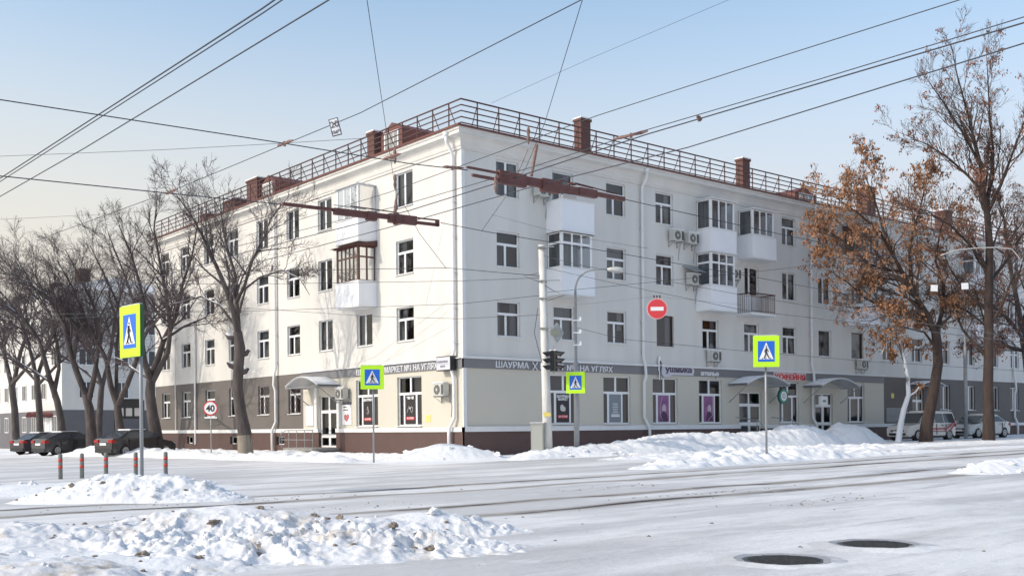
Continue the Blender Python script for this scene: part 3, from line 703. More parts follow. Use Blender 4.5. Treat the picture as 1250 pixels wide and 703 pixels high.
ac_unit('R', 14.5, 10.42, 'air conditioner just left of the top glazed balcony')
ac_unit('R', 14.62, 8.35, 'air conditioner under a slanting metal shade sheet', True)
ac_unit('R', 17.9, 8.9, 'air conditioner between the glazed balcony and the open railed balcony')
ac_unit('R', 16.2, 4.5, 'air conditioner below a second floor window above the grey fascia')
ac_unit('R', 30.1, 4.5, 'rightmost air conditioner below a second floor window near the autumn tree')
ac_unit('R', 4.35, 11.5, 'small air conditioner high beside the top white balcony')

silver = mat('silver_letters', (.74, .74, .77), .45)
redl = mat('red_letters', (.60, .03, .04), .5); darkl = mat('dark_letters', (.10, .08, .12), .5)
def fit_text(txt, side, s0, s1, zc, hgt, m, name, label, o=.07, th=.02, bold=.0, cat='shop sign', parent=None):
    t = text_mesh(txt, 1.0, m, name, parent, (0, 0, 0), (0, 0, 0), th/1.0, bold)
    xs = [v.co.x for v in t.data.vertices]; ys = [v.co.y for v in t.data.vertices]; x0, y0 = min(xs), min(ys); w = max(xs)-x0; hh = max(ys)-y0
    Wd = abs(s1-s0); 
    for v in t.data.vertices: v.co.x = (v.co.x-x0)/w*Wd; v.co.y = (v.co.y-y0)/hh*hgt
    T, a = (TR, AR) if side == 'R' else (TL, AL); s = min(s0, s1) if side == 'R' else max(s0, s1)
    p = T(s, o, zc-hgt/2)
    if parent is not None: 
        p = p-parent.location
        p = Matrix.Rotation(-parent.rotation_euler.z, 3, 'Z') @ p; t.rotation_euler = (R_(90), 0, 0)
    else: t.rotation_euler = (R_(90), 0, a)
    t.location = p
    if label: tag(t, label, cat)
    return t
t = facade_thing('shop_sign', 'silver letters reading ШАУРМА МАРКЕТ №1 НА УГЛЯХ on the right hand fascia', 'shop sign', 'R', 1.7, .05, 3.9)
fit_text('ШАУРМА', 'R', 1.74, 3.62, 3.92, .28, silver, 'lettering', None, bold=.004, parent=t)
fit_text('МАРКЕТ', 'R', 4.3, 5.75, 3.91, .27, silver, 'lettering', None, bold=.004, parent=t)
fit_text('№1 НА УГЛЯХ', 'R', 5.95, 8.9, 3.89, .27, silver, 'lettering', None, bold=.004, parent=t)
m = MB(); 
for a, b_ in (((2.15, -.2), (2.45, .18)), ((2.45, -.2), (2.15, .18))): m.tube([(a[0]-.04, -.06, a[1]), (b_[0]-.04, -.06, b_[1])], .022, 6)
m.build('crossed_skewers', silver, t, local=True)
t = facade_thing('shop_sign', 'silver letters reading МАРКЕТ №1 НА УГЛЯХ on the sunlit left fascia', 'shop sign', 'L', 8.3, .05, 3.9)
fit_text('ШАУРМА', 'L', 8.45, 6.35, 3.90, .27, silver, 'lettering', None, bold=.004, parent=t)
fit_text('МАРКЕТ №1 НА УГЛЯХ', 'L', 5.95, 1.75, 3.90, .28, silver, 'lettering', None, bold=.004, parent=t)
t = facade_thing('box_sign', 'small pale grey box sign with two dark lines at the building corner', 'box sign', 'L', .9, 0, 3.62)
m = MB(); m.box(-.52, .52, -.38, -.06, 0, .62); m.build('case', black, t, local=True, bevel=.01)
m = MB(); m.box(-.48, .49, -.392, -.381, .04, .58); m.build('face', mat('pale_sign_face', (.55, .56, .62), .5), t, local=True)
m = MB()
for k in range(8): m.box(-.42+k*.098, -.42+k*.098+.075, -.398, -.3925, .34, .43)
for k in range(4): m.box(-.2+k*.09, -.2+k*.09+.07, -.398, -.3925, .15, .23)
m.box(-.42, .40, -.397, -.3925, .28, .29); m.build('lettering', mat('grey_print', (.16, .16, .2), .5), t, local=True)
t = facade_thing('box_sign', 'white square box sign hanging over the right hand shop door', 'box sign', 'R', 25.35, 0, 2.25)
m = MB(); m.box(-.35, .35, -.75, -.6, 0, .55); m.build('case', whites, t, local=True, bevel=.01)
m = MB(); m.disc((0, -.751, .27), .07, (0, -1, 0), 16, .006, rx=.18); m.build('emblem', mat('green_grey', (.2, .3, .27), .5), t, local=True)
m = MB(); m.tube([(0, -.6, .5), (0, 0, .5)], .02, 6); m.build('bracket', galv, t, local=True)
# atelier sign
t = facade_thing('shop_sign', 'tailor shop sign with slim figure and dark letters reading ушинка', 'shop sign', 'R', 12.2, .05, 3.9)
m = MB(); m.prism([(.2, .22), (.6, .30), (2.55, .26), (2.65, .08), (2.55, -.16), (.9, -.17), (.7, -.30), (.35, -.30), (.15, -.1)], -.03, -.001, 1); m.build('backing', mat('pale_lilac', (.55, .54, .60), .5), t, local=True)
fit_text('ушинка', 'R', 12.62, 14.62, 3.95, .33, darkl, 'lettering', None, o=.085, bold=.03, parent=t)
m = MB()
out = [(-.02, .75), (.06, .70), (.04, .60), (.12, .50), (.15, .30), (.08, .10), (.10, -.10), (.04, -.42), (-.08, -.42), (-.05, -.1), (-.12, .1), (-.06, .30), (-.14, .48), (-.08, .62), (-.10, .72)]
m.prism(out, -.07, -.04, 1); m.build('figure', whites, t, local=True)
m = MB(); m.prism([(.02, .55), (.10, .45), (.13, .28), (.06, .1), (.08, -.1), (.03, -.4), (-.01, -.4), (0, -.1), (-.04, .12), (.0, .3), (-.03, .45)], -.085, -.0705, 1); m.build('figure_shade', darkl, t, local=True)
fit_text('ателье', 'R', 15.35, 16.8, 3.86, .20, silver, 'shop_sign', 'pale lower case letters reading ателье on the grey fascia', bold=.03)
# coffee shop sign
t = facade_thing('shop_sign', 'red and white letters reading КОФЕЙНЯ above the shop window', 'shop sign', 'R', 21.6, .05, 3.9)
m = MB(); m.box(-.05, 2.98, -.025, -.001, -.24, .24); m.build('backing', mat('pink_white', (.62, .50, .50), .5), t, local=True)
fit_text('КОФЕЙНЯ', 'R', 21.65, 24.5, 3.90, .40, redl, 'lettering', None, o=.08, bold=.03, parent=t)
t = facade_thing('round_sign', 'round green sign with pale flower emblem hanging near the coffee shop window', 'round sign', 'R', 21.4, 0, 2.75)
m = MB(); m.disc((0, -.7, 0), .42, (0, -1, 0), 32, .12); m.build('case', mat('dark_green', (.03, .10, .08), .5), t, local=True)
m = MB(); m.disc((0, -.822, 0), .39, (0, -1, 0), 32, .006); m.build('green_ring', mat('sea_green', (.05, .26, .19), .5), t, local=True)
m = MB(); m.disc((0, -.83, 0), .26, (0, -1, 0), 24, .006)
m.build('pale_disc', whites, t, local=True)
m = MB()
for k in range(6): a = k*math.pi/3+.3; m.disc((.11*math.cos(a), -.838, .11*math.sin(a)), .05, (0, -1, 0), 10, .004)
m.build('flower_emblem', mat('grey_rose', (.42, .34, .36), .5), t, local=True)
m = MB(); m.tube([(0, -.75, .42), (0, -.75, .55), (0, 0, .55)], .02, 6); m.build('bracket', galv, t, local=True)

# posters in windows
pk = mat('poster_black', (.02, .016, .018), .5); pr = mat('poster_red', (.55, .02, .03), .5); pgrey = mat('poster_grey', (.20, .23, .26), .5)
pur = mat('poster_plum', (.16, .04, .14), .5, (.34, .16, .32), 1.6, .5); skin = mat('poster_pale', (.52, .40, .46), .5)
def poster(side, sc, z0, w, h, label, kind):
    t = facade_thing('window_poster', label, 'poster', side, sc, -.09, z0)
    m = MB(); m.box(-w/2, w/2, -.006, .0, 0, h); m.build('sheet', pk if kind in 'ab' or kind == 'c' else pgrey if kind == 'g' else pur, t, local=True)
    if kind in 'abc':
        m = MB(); m.box(-w*.38, w*.38, -.012, -.0065, h*.14, h*.25); m.build('red_panel', pr, t, local=True)
        q = text_mesh('НА УГЛЯХ' if kind != 'c' else 'НА УГЛЯХ', .11, whites, 'lettering', t, (0, -.014, h*.17), (R_(90), 0, 0), .001, .002, 'CENTER')
        q = text_mesh('ШАУРМА' if kind != 'b' else '900-600', .17, whites, 'lettering', t, (0, -.010, h*.86), (R_(90), 0, 0), .001, .006, 'CENTER')
        if kind == 'c': text_mesh('МАРКЕТ', .15, whites, 'lettering', t, (0, -.010, h*.76), (R_(90), 0, 0), .001, .005, 'CENTER')
        m = MB()
        if kind == 'a': m.tube([(0, -.01, h*.66), (-.08, -.01, h*.55), (.06, -.01, h*.48), (-.1, -.01, h*.42), (-.02, -.01, h*.38), (.1, -.01, h*.44), (.03, -.01, h*.55), (0, -.01, h*.66)], .012, 5)
        elif kind == 'b':
            m.tube([(-.25, -.01, h*.40), (-.1, -.01, h*.62)], .012, 5); m.tube([(.12+.08*math.cos(a), -.01, h*.5+.13*math.sin(a)) for a in np.linspace(0, 6.28, 14)], .012, 5); m.disc((-.03, -.008, h*.55), .05, (0, -1, 0), 10, .003)
        else: m.disc((-.05, -.008, h*.5), .16, (0, -1, 0), 10, .003, rx=.12); m.disc((.07, -.009, h*.46), .12, (0, -1, 0), 9, .003, rx=.1)
        m.build('drawing', mat('poster_line', (.55, .53, .50), .5), t, local=True)
    elif kind == 'g':
        m = MB(); rr = random.Random(4)
        for k in range(7): ww = w*(.18+.16*rr.random()); m.box(-ww, ww, -.010, -.0065, h*(.66-.065*k), h*(.66-.065*k)+.022)
        m.build('lettering', whites, t, local=True)
        m = MB(); m.box(-w*.36, w*.36, -.010, -.0065, h*.19, h*.25); m.build('time_line', silver, t, local=True)
    else:
        m = MB(); a = [(w*.18*math.cos(x)+.05*w, .0, h*.5+h*.17*math.sin(x)) for x in np.linspace(0, 6.28, 20)]
        m.face([(p[0], -.009, p[2]) for p in a[:-1]]); m.build('pale_face_shape', skin, t, local=True, fix=False)
        m = MB(); m.tube([(w*(.35 if kind == 'q' else -.1), -.01, h*.98), (-w*.3 if kind == 'p' else w*.4, -.01, h*.6), (w*(.35 if kind == 'q' else -.3), -.01, h*.25), (-w*.1, -.01, h*.03)], .014, 5); m.build('ribbon', skin, t, local=True)
        m = MB(); m.prism([(-w*.3, h*.02), (w*.4, h*.02), (w*.3, h*.3), (w*.02, h*.42), (-w*.2, h*.32)], -.012, -.0095, 1); m.build('dark_shape', mat('poster_deep', (.07, .02, .07), .5), t, local=True)
hz = 2.25*.655-.16
poster('L', 4.05+.05, 1.37, .83, hz, 'black and red poster in the left shop window nearest the corner', 'b')
poster('L', 7.65+.05, 1.37, .83, hz, 'black and red poster in the shop window behind the crossing sign', 'a')
poster('R', 5.85-.05, 1.39, .80, hz, 'black and red food poster in the shop window behind the street light', 'c')
poster('R', 9.27-.05, 1.39, .80, hz, 'grey notice with pale lines in the shop window left of the drainpipe', 'g')
poster('R', 12.7-.05, 1.39, .80, hz, 'purple portrait poster in the window under the tailor sign figure', 'p')
poster('R', 16.2-.05, 1.39, .80, hz, 'purple portrait poster in the window below the letters ателье', 'q')
t = facade_thing('notice_board', 'white poster with red heart shape under the entrance air conditioner', 'poster', 'L', 9.45, 0, 1.38)
m = MB(); m.box(-.42, .42, -.04, -.001, 0, .98); m.build('sheet', whites, t, local=True)
m = MB(); m.prism([(0, .12), (.22, .35), (.2, .5), (.08, .54), (0, .46), (-.1, .52), (-.24, .44), (-.22, .28)], -.046, -.0405, 1); m.build('heart_shape', mat('meat_red', (.42, .13, .13), .6), t, local=True)
m = MB(); m.box(-.4, .4, -.045, -.041, .99, 1.12); m.box(-.32, .0, -.045, -.0405, .84, .90); m.box(-.32, .15, -.045, -.0405, .70, .76); m.build('print_lines', darkl, t, local=True)
tag(MB(TL).box(12.75, 13.55, .001, .05, 1.35, 2.4).build('notice_board', mat('pale_board', (.62, .66, .74), .5)), 'blank pale board on the cream wall left of the entrance', 'notice board')
tag(MB(TL).box(2.4, 2.75, .001, .015, 1.45, 1.75).build('wall_plate', mat('yellow_plate', (.75, .62, .16), .6)), 'small yellow plate low on the cream wall left of the corner', 'plate')
t = facade_thing('gas_pipe_marker', 'small yellow plate on the taupe wall beside the louvre', 'plate', 'R', 33.9, 0, 2.8)
MB().box(-.15, .15, -.02, -.001, 0, .3).build('plate', mat('yellow_plate', (.75, .62, .16), .6), t, local=True)

# ------------------------------------------------------------------ crossing signs
def ped_parts(t, w, h, yaw_depth=.09):
    m = MB(); m.box(-w/2, w/2, -yaw_depth+.012, 0, 0, h); m.build('case', signb, t, local=True, bevel=.008)
    m = MB(); m.box(-w/2, w/2, -yaw_depth, -yaw_depth+.011, 0, h); m.build('yellow_green_face', lime, t, local=True)
    y = -yaw_depth; s = .64*w
    m = MB(); m.box(-s/2, s/2, y-.004, y-.0005, h*.17, h*.83); m.build('blue_field', bluem, t, local=True)
    m = MB(); m.prism([(-s*.43, h*.25), (s*.43, h*.25), (0, h*.79)], y-.008, y-.0045, 1); m.build('white_triangle', whites, t, local=True)
    m = MB(); k = h/1.0; yy = y-.012
    def Lm(pts, r): m.tube([(x*w, yy, z*h) for x, z in pts], r*w, 6)
    m.disc((.005*w, yy+.003, .655*h), .028*w, (0, -1, 0), 12, .005)
    Lm([(0.0, .61), (-.005, .46)], .032); Lm([(-.005, .47), (.055, .37), (.105, .28)], .021); Lm([(-.01, .47), (-.035, .37), (-.09, .28)], .021)
    Lm([(0, .60), (-.06, .52), (-.055, .46)], .013); Lm([(0, .60), (.055, .53), (.09, .49)], .013)
    for x in (-.15, -.02, .15): m.box(x*w-.03*w, x*w+.03*w, yy+.001, yy+.004, .262*h, .285*h)
    m.build('pedestrian_symbol', black, t, local=True)
def sign_snow(t, w, h):
    m = MB(); m.box(-w/2+.02, w/2-.05, -.08, .0, h+.001, h+.02); m.build('snow_cap', snowm, t, local=True, bevel=.008)
def clamp(t, h):
    m = MB()
    for z in (h*.25, h*.75): m.box(-.06, .06, .001, .05, z-.02, z+.02)
    m.build('clamp', galv, t, local=True)
def crossing_sign(label, x, ytop, ybot, D, w, yaw, pole=None, plabel=None, basez=None):
    p = P(x, ybot, D); h = P(x, ytop, D).z-p.z
    t = thing('crossing_sign', label, 'crossing sign', (p.x, p.y, p.z), yaw, 'yellow green pedestrian crossing signs')
    ped_parts(t, w, h); clamp(t, h); sign_snow(t, w, h)
    if pole:
        px, py = P(x+pole, ybot, D).x, D+.08
        m = MB(); z0 = gz(px, py)-.1 if basez is None else basez
        m.tube([(px, py, z0), (px, py, p.z+h*.95)], .033, 10)
        m.tube([(px, py, z0), (px, py, z0+.04)], .06, 10)
        tag(m.build('sign_pole', galv, smooth=True), plabel, 'pole')
crossing_sign('large crossing sign turned side on beside the bollards on the left', 164.5, 373.5, 436, 18.7, .78, R_(-45), 5.5, 'thin grey pole standing in the snow heap by the bollards', .0)
crossing_sign('crossing sign in front of the sunlit left shop windows', 454.5, 446, 475, 39, .86, R_(8), .6, 'thin pole under the crossing sign before the left shop windows')
crossing_sign('small crossing sign fixed to the street light behind the traffic lights', 703, 454, 480, 42.4, .76, R_(-10))
crossing_sign('crossing sign on its own pole in front of the coffee shop on the right', 935, 410, 448, 30.5, .74, R_(-6), .5, 'slim grey pole in the snow bank below the right crossing sign')
# speed limit 40
t = thing('speed_limit_sign', 'round speed limit sign reading 40 beside the pollarded tree trunk', 'road sign', P(257.5, 549, 51.5))
hz = P(257.5, 498, 51.5).z-t.location.z
m = MB(); m.disc((0, 0, hz), .36, (0, -1, 0), 32, .02); m.build('red_rim', redS, t, local=True)
m = MB(); m.disc((0, -.022, hz), .30, (0, -1, 0), 32, .004); m.build('white_face', whites, t, local=True)
text_mesh('40', .42, black, 'lettering', t, (0, -.03, hz-.15), (R_(90), 0, 0), .002, .012, 'CENTER')
m = MB(); m.tube([(0, .05, -.4), (0, .05, hz+.2)], .03, 8); m.build('pole', galv, t, local=True, smooth=True)
m = MB(); m.box(-.3, .3, -.01, .01, hz-.5, hz-.42); m.build('plate', whites, t, local=True)

# ------------------------------------------------------------------ traffic light pole, street light, cabinet
pb = P(669, 548, 42.5); ptp = P(661, 299, 42.5)
t = thing('traffic_light_pole', 'thick white painted leaning pole carrying the traffic lights and wires', 'pole', (pb.x, pb.y, gz(pb.x, pb.y)-.1))
m = MB(); m.tube([(pb.x, pb.y, gz(pb.x, pb.y)-.2), tuple(pb.lerp(ptp, .3)), tuple(ptp)], [.20, .175, .13], 14); m.build('shaft', conc, t, smooth=True)
m = MB()
for z, w in ((8.35, .5), (7.0, .7), (6.3, .3), (5.1, .35)):
    q = pb.lerp(ptp, (z-pb.z)/(ptp.z-pb.z)); m.box(q.x-.17, q.x+.17, q.y-.19, q.y+.19, z, z+.06); m.box(q.x-.1, q.x+w, q.y-.24, q.y-.2, z+.01, z+.05)
m.build('clamp_bracket', galv, t)
m = MB(); q = pb.lerp(ptp, .86); m.tube([(q.x-.15, q.y-.1, q.z), (q.x-.75, q.y-.1, q.z-.1), (q.x-.15, q.y-.1, q.z-.35)], .012, 5)
m.tube([(q.x+.1, q.y-.15, q.z-.5), (q.x+.4, q.y-.15, q.z-.7), (q.x+.9, q.y-.15, q.z-.9), (q.x+.2, q.y-.15, q.z-1.1)], .014, 5)
m.tube([(q.x-.2, q.y-.1, q.z-1.4), (q.x-.35, q.y-.1, q.z-2.4), (q.x-.05, q.y-.1, q.z-3.6)], .014, 5); m.build('loose_cable', wirem, t)
m = MB(); q = pb.lerp(ptp, .16); m.box(q.x-.15, q.x+.14, q.y-.215, q.y-.195, q.z, q.z+.16); m.build('yellow_sticker', mat('yellow_plate', (.75, .62, .16), .6), t)
lred = mat('lens_red', (.22, .03, .03), .3); ldark = mat('lens_dark', (.03, .03, .03), .3)
def traffic_light(label, x, y0, y1, D, face):
    p = P(x, y1, D); h = P(x, y0, D).z-p.z; t = thing('traffic_light', label, 'traffic light', p, face, 'traffic lights on the corner pole')
    m = MB(); m.box(-.12, .12, -.05, .05, 0, h); m.build('housing', black, t, local=True, bevel=.02)
    for k, ml in enumerate((ldark, ldark, lred)):
        zc = h*(.17+.33*k)
        m = MB(); m.disc((0, -.052, zc), .10, (0, -1, 0), 20, .006); m.build('lens', ml, t, local=True)
        m = MB(); n_ = 14; v0 = []
        for a in range(n_+1):
            ang = R_(-20)+R_(220)*a/n_; v0.append((.125*math.cos(ang), .125*math.sin(ang)))
        for a in range(n_):
            (x0, z0), (x1, z1) = v0[a], v0[a+1]; d0 = .14+.20*max(0, z0/.125); d1 = .14+.20*max(0, z1/.125)
            m.face([(x0, -.05, zc+z0), (x1, -.05, zc+z1), (x1, -.05-d1, zc+z1-.05), (x0, -.05-d0, zc+z0-.05)])
        m.build('visor', black, t, local=True, fix=False)
    m = MB(); m.box(-.13, .13, -.06, .07, h+.001, h+.03); m.build('snow_cap', snowm, t, local=True)
    return t
traffic_light('traffic light facing left, on the corner pole', 673.5, 428, 453, 42.0, R_(-72))
traffic_light('traffic light facing right, beside the corner pole', 678.5, 428, 453, 42.0, R_(72))
q = P(676, 453, 42.0); m = MB(); h = P(676, 423, 42).z-q.z; m.box(q.x-.03, q.x+.03, q.y-.02, q.y+.02, q.z-.1, q.z+h); m.box(q.x-.25, q.x+.03, q.y+.021, q.y+.3, q.z+.1, q.z+.14); m.box(q.x-.25, q.x+.03, q.y+.021, q.y+.3, q.z+h-.3, q.z+h-.26); m.build('light_bracket', galv, t)
# give way back plate + small plate on the pole
q = P(680, 406, 42.2); t = thing('diamond_sign', 'grey diamond shaped road sign seen from behind above the traffic lights', 'road sign', q, R_(35))
m = MB(); m.prism([(0, -.42), (.36, 0), (0, .42), (-.36, 0)], -.01, .01, 1); m.build('plate', mat('weathered_plate', (.42, .43, .43), .6, (.30, .31, .30), 5, .5), t, local=True)
m = MB(); m.box(-.38, .1, -.06, -.03, -.12, .12); m.build('small_plate', mat('olive_plate', (.34, .34, .26), .6), t, local=True)
m = MB(); m.box(-.5, .3, -.029, -.011, .02, .05); m.build('bracket', galv, t, local=True)
# cabinet
q = P(657, 551, 42.3); zb = gz(q.x, q.y)-.1; m = MB()
t = thing('utility_cabinet', 'grey metal cabinet standing at the foot of the traffic light pole', 'cabinet', (q.x, q.y, zb), R_(-12))
m.box(-.26, .26, -.2, .2, 0, 1.42); m.build('body', mat('cabinet_grey', (.33, .34, .31), .6, (.27, .28, .26), 3, .5), t, local=True, bevel=.01)
m = MB(); m.box(-.22, .22, -.212, -.201, .1, 1.3); m.build('door', mat('cabinet_door', (.36, .37, .34), .6), t, local=True)
m = MB(); m.box(-.29, .29, -.23, .23, 1.421, 1.45); m.build('lid', trimw, t, local=True)
# street light
def street_light(label, x, ybase, ykink, D, arm_end, base=None):
    p = P(x, ybase, D); k = P(x, ykink, D); e = P(arm_end[0], arm_end[1], D); z0 = gz(p.x, p.y)-.1
    t = thing('street_light', label, 'street light', (p.x, p.y, z0))
    m = MB(); mid = z0+(k.z-z0)*.55; pts = [(p.x, p.y, z0), (p.x, p.y, mid), (p.x, p.y, mid+.02), (p.x, p.y, k.z-.3)]
    m.tube(pts, [.115, .105, .06, .055], 12); m.build('pole', galv, t, smooth=True)
    m = MB(); c = [];
    for a in np.linspace(0, 1, 10):
        b0 = Vector((p.x, p.y, k.z-.3)); b1 = Vector((p.x, p.y, k.z+.75)); b2 = e
        q_ = b0.lerp(b1, a).lerp(b1.lerp(b2, a), a); c.append(tuple(q_))
    m.tube(c, .04, 8); m.build('arm', galv, t, smooth=True)
    d = Vector((c[-1][0]-c[-2][0], c[-1][1]-c[-2][1], c[-1][2]-c[-2][2])).normalized()
    m = MB(); m.tube([tuple(e-d*.1), tuple(e+d*.05), tuple(e+d*.3), tuple(e+d*.55), tuple(e+d*.62)], [.05, .10, .14, .11, .03], 10)
    m.build('lamp_head', mat('lamp_grey', (.48, .49, .48), .4), t, smooth=True)
    m = MB()
    for z in (k.z-1.5, k.z-2.0, k.z-2.5): m.box(p.x-.12, p.x+.2, p.y-.1, p.y-.06, z, z+.05); m.box(p.x+.15, p.x+.22, p.y-.12, p.y-.04, z, z+.16)
    m.build('insulator', whites, t); return t
street_light('tall street light with curved arm behind the traffic lights', 704, 541, 347, 43.0, (744, 329))
street_light('slim street light pole standing between the two right hand trees', 1179, 520, 330, 63, (1150, 312))

# ------------------------------------------------------------------ no entry sign and other hanging plates
def wire_thing(label, pts, r=.011, name='overhead_wire', cat='overhead wire', sag=0, sub=6, n=5, group='overhead wires'):
    m = MB(); Q = []
    for a, b_ in zip(pts, pts[1:]):
        for k in range(sub):
            t = k/sub; v = Vector(a).lerp(Vector(b_), t); v.z -= sag*4*t*(1-t); Q.append(tuple(v))
    Q.append(tuple(pts[-1])); m.tube(Q, r*.85, n)
    return tag(m.build(name, wirem, smooth=True, fix=False), label, cat, group)
def hz_(x, y, z=6.0):
    r = ray(x, y); t = (z-H)/r.z; return Vector((t*r.x, t, z))
q = P(802, 377, 36); t = thing('no_entry_sign', 'round red no entry sign hanging from a wire before the facade', 'road sign', q)
m = MB(); m.disc((0, 0, 0), .35, (0, -1, 0), 32, .02); m.build('white_edge', mat('pinkish_edge', (.75, .45, .45), .5), t, local=True)
m = MB(); m.disc((0, -.022, 0), .325, (0, -1, 0), 32, .004); m.build('red_face', mat('faded_red', (.66, .05, .06), .5), t, local=True)
m = MB(); m.box(-.22, .22, -.034, -.028, -.065, .065); m.build('white_bar', whites, t, local=True)
m = MB()
for x in (-.1, 0, .1): m.tube([(x, 0, .34), (x, 0, .46)], .012, 5); m.box(x-.025, x+.025, -.02, .02, .40, .46)
m.build('hanger', darkm, t, local=True)
def plate_sign(label, px, py, D, w, h, tilt, txt):
    q = P(px, py, D); t = thing('hanging_plate', label, 'sign plate', q)
    t.rotation_euler = (0, tilt, 0)
    m = MB(); m.box(-w/2, w/2, -.008, .008, -h, 0); m.build('plate', mat('plate_border', (.10, .10, .11), .6), t, local=True)
    m = MB(); m.box(-w/2+.015, w/2-.015, -.012, -.0085, -h+.015, -.015); m.build('face', whites, t, local=True)
    if txt:
        text_mesh(txt[0], h*.5, mat('grey_print', (.16, .16, .2), .5), 'lettering', t, (0, -.014, -h*.52), (R_(90), 0, 0), .001, .003, 'CENTER')
        text_mesh(txt[1], h*.28, mat('grey_print', (.16, .16, .2), .5), 'lettering', t, (0, -.014, -h*.86), (R_(90), 0, 0), .001, .003, 'CENTER')
plate_sign('small tilted white plate reading 20 hanging from a wire in the sky', 406.5, 145, 16.8, .155, .28, R_(-14), ('20', 'км/ч'))
plate_sign('left of two small white square plates among the autumn tree branches', 1140.5, 347.5, 50, .36, .33, R_(3), None)
plate_sign('right of two small white square plates among the autumn tree branches', 1177.5, 345, 50, .36, .33, R_(-3), None)

# wires
wt = wire_thing
wt('upper line of the close wire pair crossing the top left sky', [hz_(-90, 282), hz_(0, 218), hz_(320, 11), hz_(500, -115)], .012)
wt('lower line of the close wire pair crossing the top left sky', [hz_(-90, 285), hz_(0, 222), hz_(320, 17), hz_(500, -105)], .010)
wt('single wire below the close pair in the top left sky', [hz_(-90, 296), hz_(0, 240), hz_(105, 180), hz_(402, 0), hz_(560, -100)], .011)
wA = [hz_(-120, 104), hz_(0, 122), hz_(345, 175), hz_(500, 200), hz_(571, 208)]
wt('long wire from the left edge to the right hand trolley switch beam', wA, .011)
wt('wire leaving the right hand trolley switch beam across the facade', [hz_(760, 243), hz_(920, 279), hz_(1010, 298), hz_(1120, 318)], .011)
wt('long wire from the left edge to the left hand trolley switch beam', [hz_(-100, 203), hz_(0, 215), hz_(205, 236), hz_(347, 250)], .013)
wt('wire leaving the left hand trolley switch beam across the facade', [hz_(538, 272), hz_(600, 284), hz_(760, 310), hz_(920, 338), hz_(1100, 371)], .011)
wt('thin wire carrying the small white 20 plate', [hz_(46, 293), hz_(205, 235), hz_(440, 138), hz_(710, 0), hz_(800, -50)], .008)
wt('thin wire dropping from the top of the sky left of centre', [hz_(448, -30, 6.2), hz_(448, 0, 6.2), hz_(471, 155, 6.1), hz_(482, 228, 6.05)], .006, sub=3)
wt('thin wire dropping from the top of the sky right of centre', [hz_(714, -20, 6.2), hz_(711, 0, 6.2), hz_(665, 150, 6.1), hz_(642, 205, 6.1)], .006, sub=3)
wt('lower continuation of the right hand drop wire before the facade', [P(642, 205, 19.2), P(588, 282, 19.6)], .005, sub=2)
wt('slanting stay wire hanging below the left hand switch beam', [P(484, 232, 23), P(512, 285, 23), P(545, 328, 23)], .007, sub=3)
wt('highest long wire rising to the top right corner', [hz_(300, 288), hz_(475, 235), hz_(727, 142), hz_(900, 86), hz_(1172, 0), hz_(1300, -42)], .008)
wt('upper of three right hand trolley wires', [hz_(280, 303), hz_(500, 248), hz_(650, 204), hz_(785, 160), hz_(1000, 97), hz_(1250, 21), hz_(1400, -30)], .009)
wt('middle of three right hand trolley wires', [hz_(150, 350), hz_(300, 308), hz_(500, 257), hz_(650, 210), hz_(790, 164), hz_(1250, 28), hz_(1400, -20)], .013)
wt('lowest of three right hand trolley wires', [hz_(150, 367), hz_(300, 324), hz_(500, 271), hz_(650, 228), hz_(840, 180), hz_(1250, 53), hz_(1400, 5)], .012)
for k, (pts, r, lb) in enumerate([
    ([(-60, 196), (0, 191), (200, 183), (330, 176), (445, 169)], .006, 'faint wire low across the left sky above the bare trees'),
    ([(-60, 270), (0, 268), (120, 262), (300, 250)], .005, 'second faint wire just above the bare tree tops'),
    ([(600, 126), (720, 72), (890, 0), (960, -30)], .0035, 'very faint thin wire in the sky above the roof')]):
    wt(lb, [hz_(x, y, 7.5) for x, y in pts], r)
low = [
    ([(-30, 325, 60), (300, 331, 48), (545, 327, 44), (661, 337, 42.4)], 'upper cable from the left reaching the traffic light pole', .018),
    ([(-30, 343, 60), (300, 347, 48), (560, 343, 44), (661, 339, 42.4)], 'second cable from the left reaching the traffic light pole', .014),
    ([(-30, 385, 60), (300, 380, 50), (560, 371, 44), (666, 360, 42.4)], 'middle cable from the left reaching the traffic light pole', .014),
    ([(60, 390, 60), (300, 376, 50), (450, 386, 45), (560, 389, 44), (668, 384, 42.4)], 'lowest sagging cable from the left to the traffic light pole', .012),
    ([(664, 312, 42.4), (700, 322, 41), (905, 360, 34), (1060, 385, 30), (1300, 420, 26)], 'upper cable running right from the traffic light pole', .012),
    ([(666, 327, 42.4), (760, 348, 40), (905, 378, 36), (1060, 396, 32), (1300, 424, 28)], 'second cable running right from the traffic light pole', .012),
    ([(668, 357, 42.4), (760, 348, 44), (900, 334, 47), (1010, 322, 50), (1100, 314, 53)], 'cable rising to the right past the open balcony', .012),
    ([(704, 400, 43), (760, 414, 43), (905, 428, 43), (1060, 441, 44), (1300, 456, 46)], 'low cable running right from the street light', .012),
    ([(600, 262, 40), (700, 289, 38), (790, 303, 36)], 'short cable before the top left balcony', .008),
    ([(545, 260, 44), (520, 372, 43.5)], 'thin vertical stay in front of the sunlit wall', .005),
    ([(704, 372, 43), (802, 362, 36), (905, 372, 30)], 'thin wire carrying the no entry sign', .005)]
for pts, lb, r in low: wt(lb, [P(*p) for p in pts], r, sub=4, n=4)
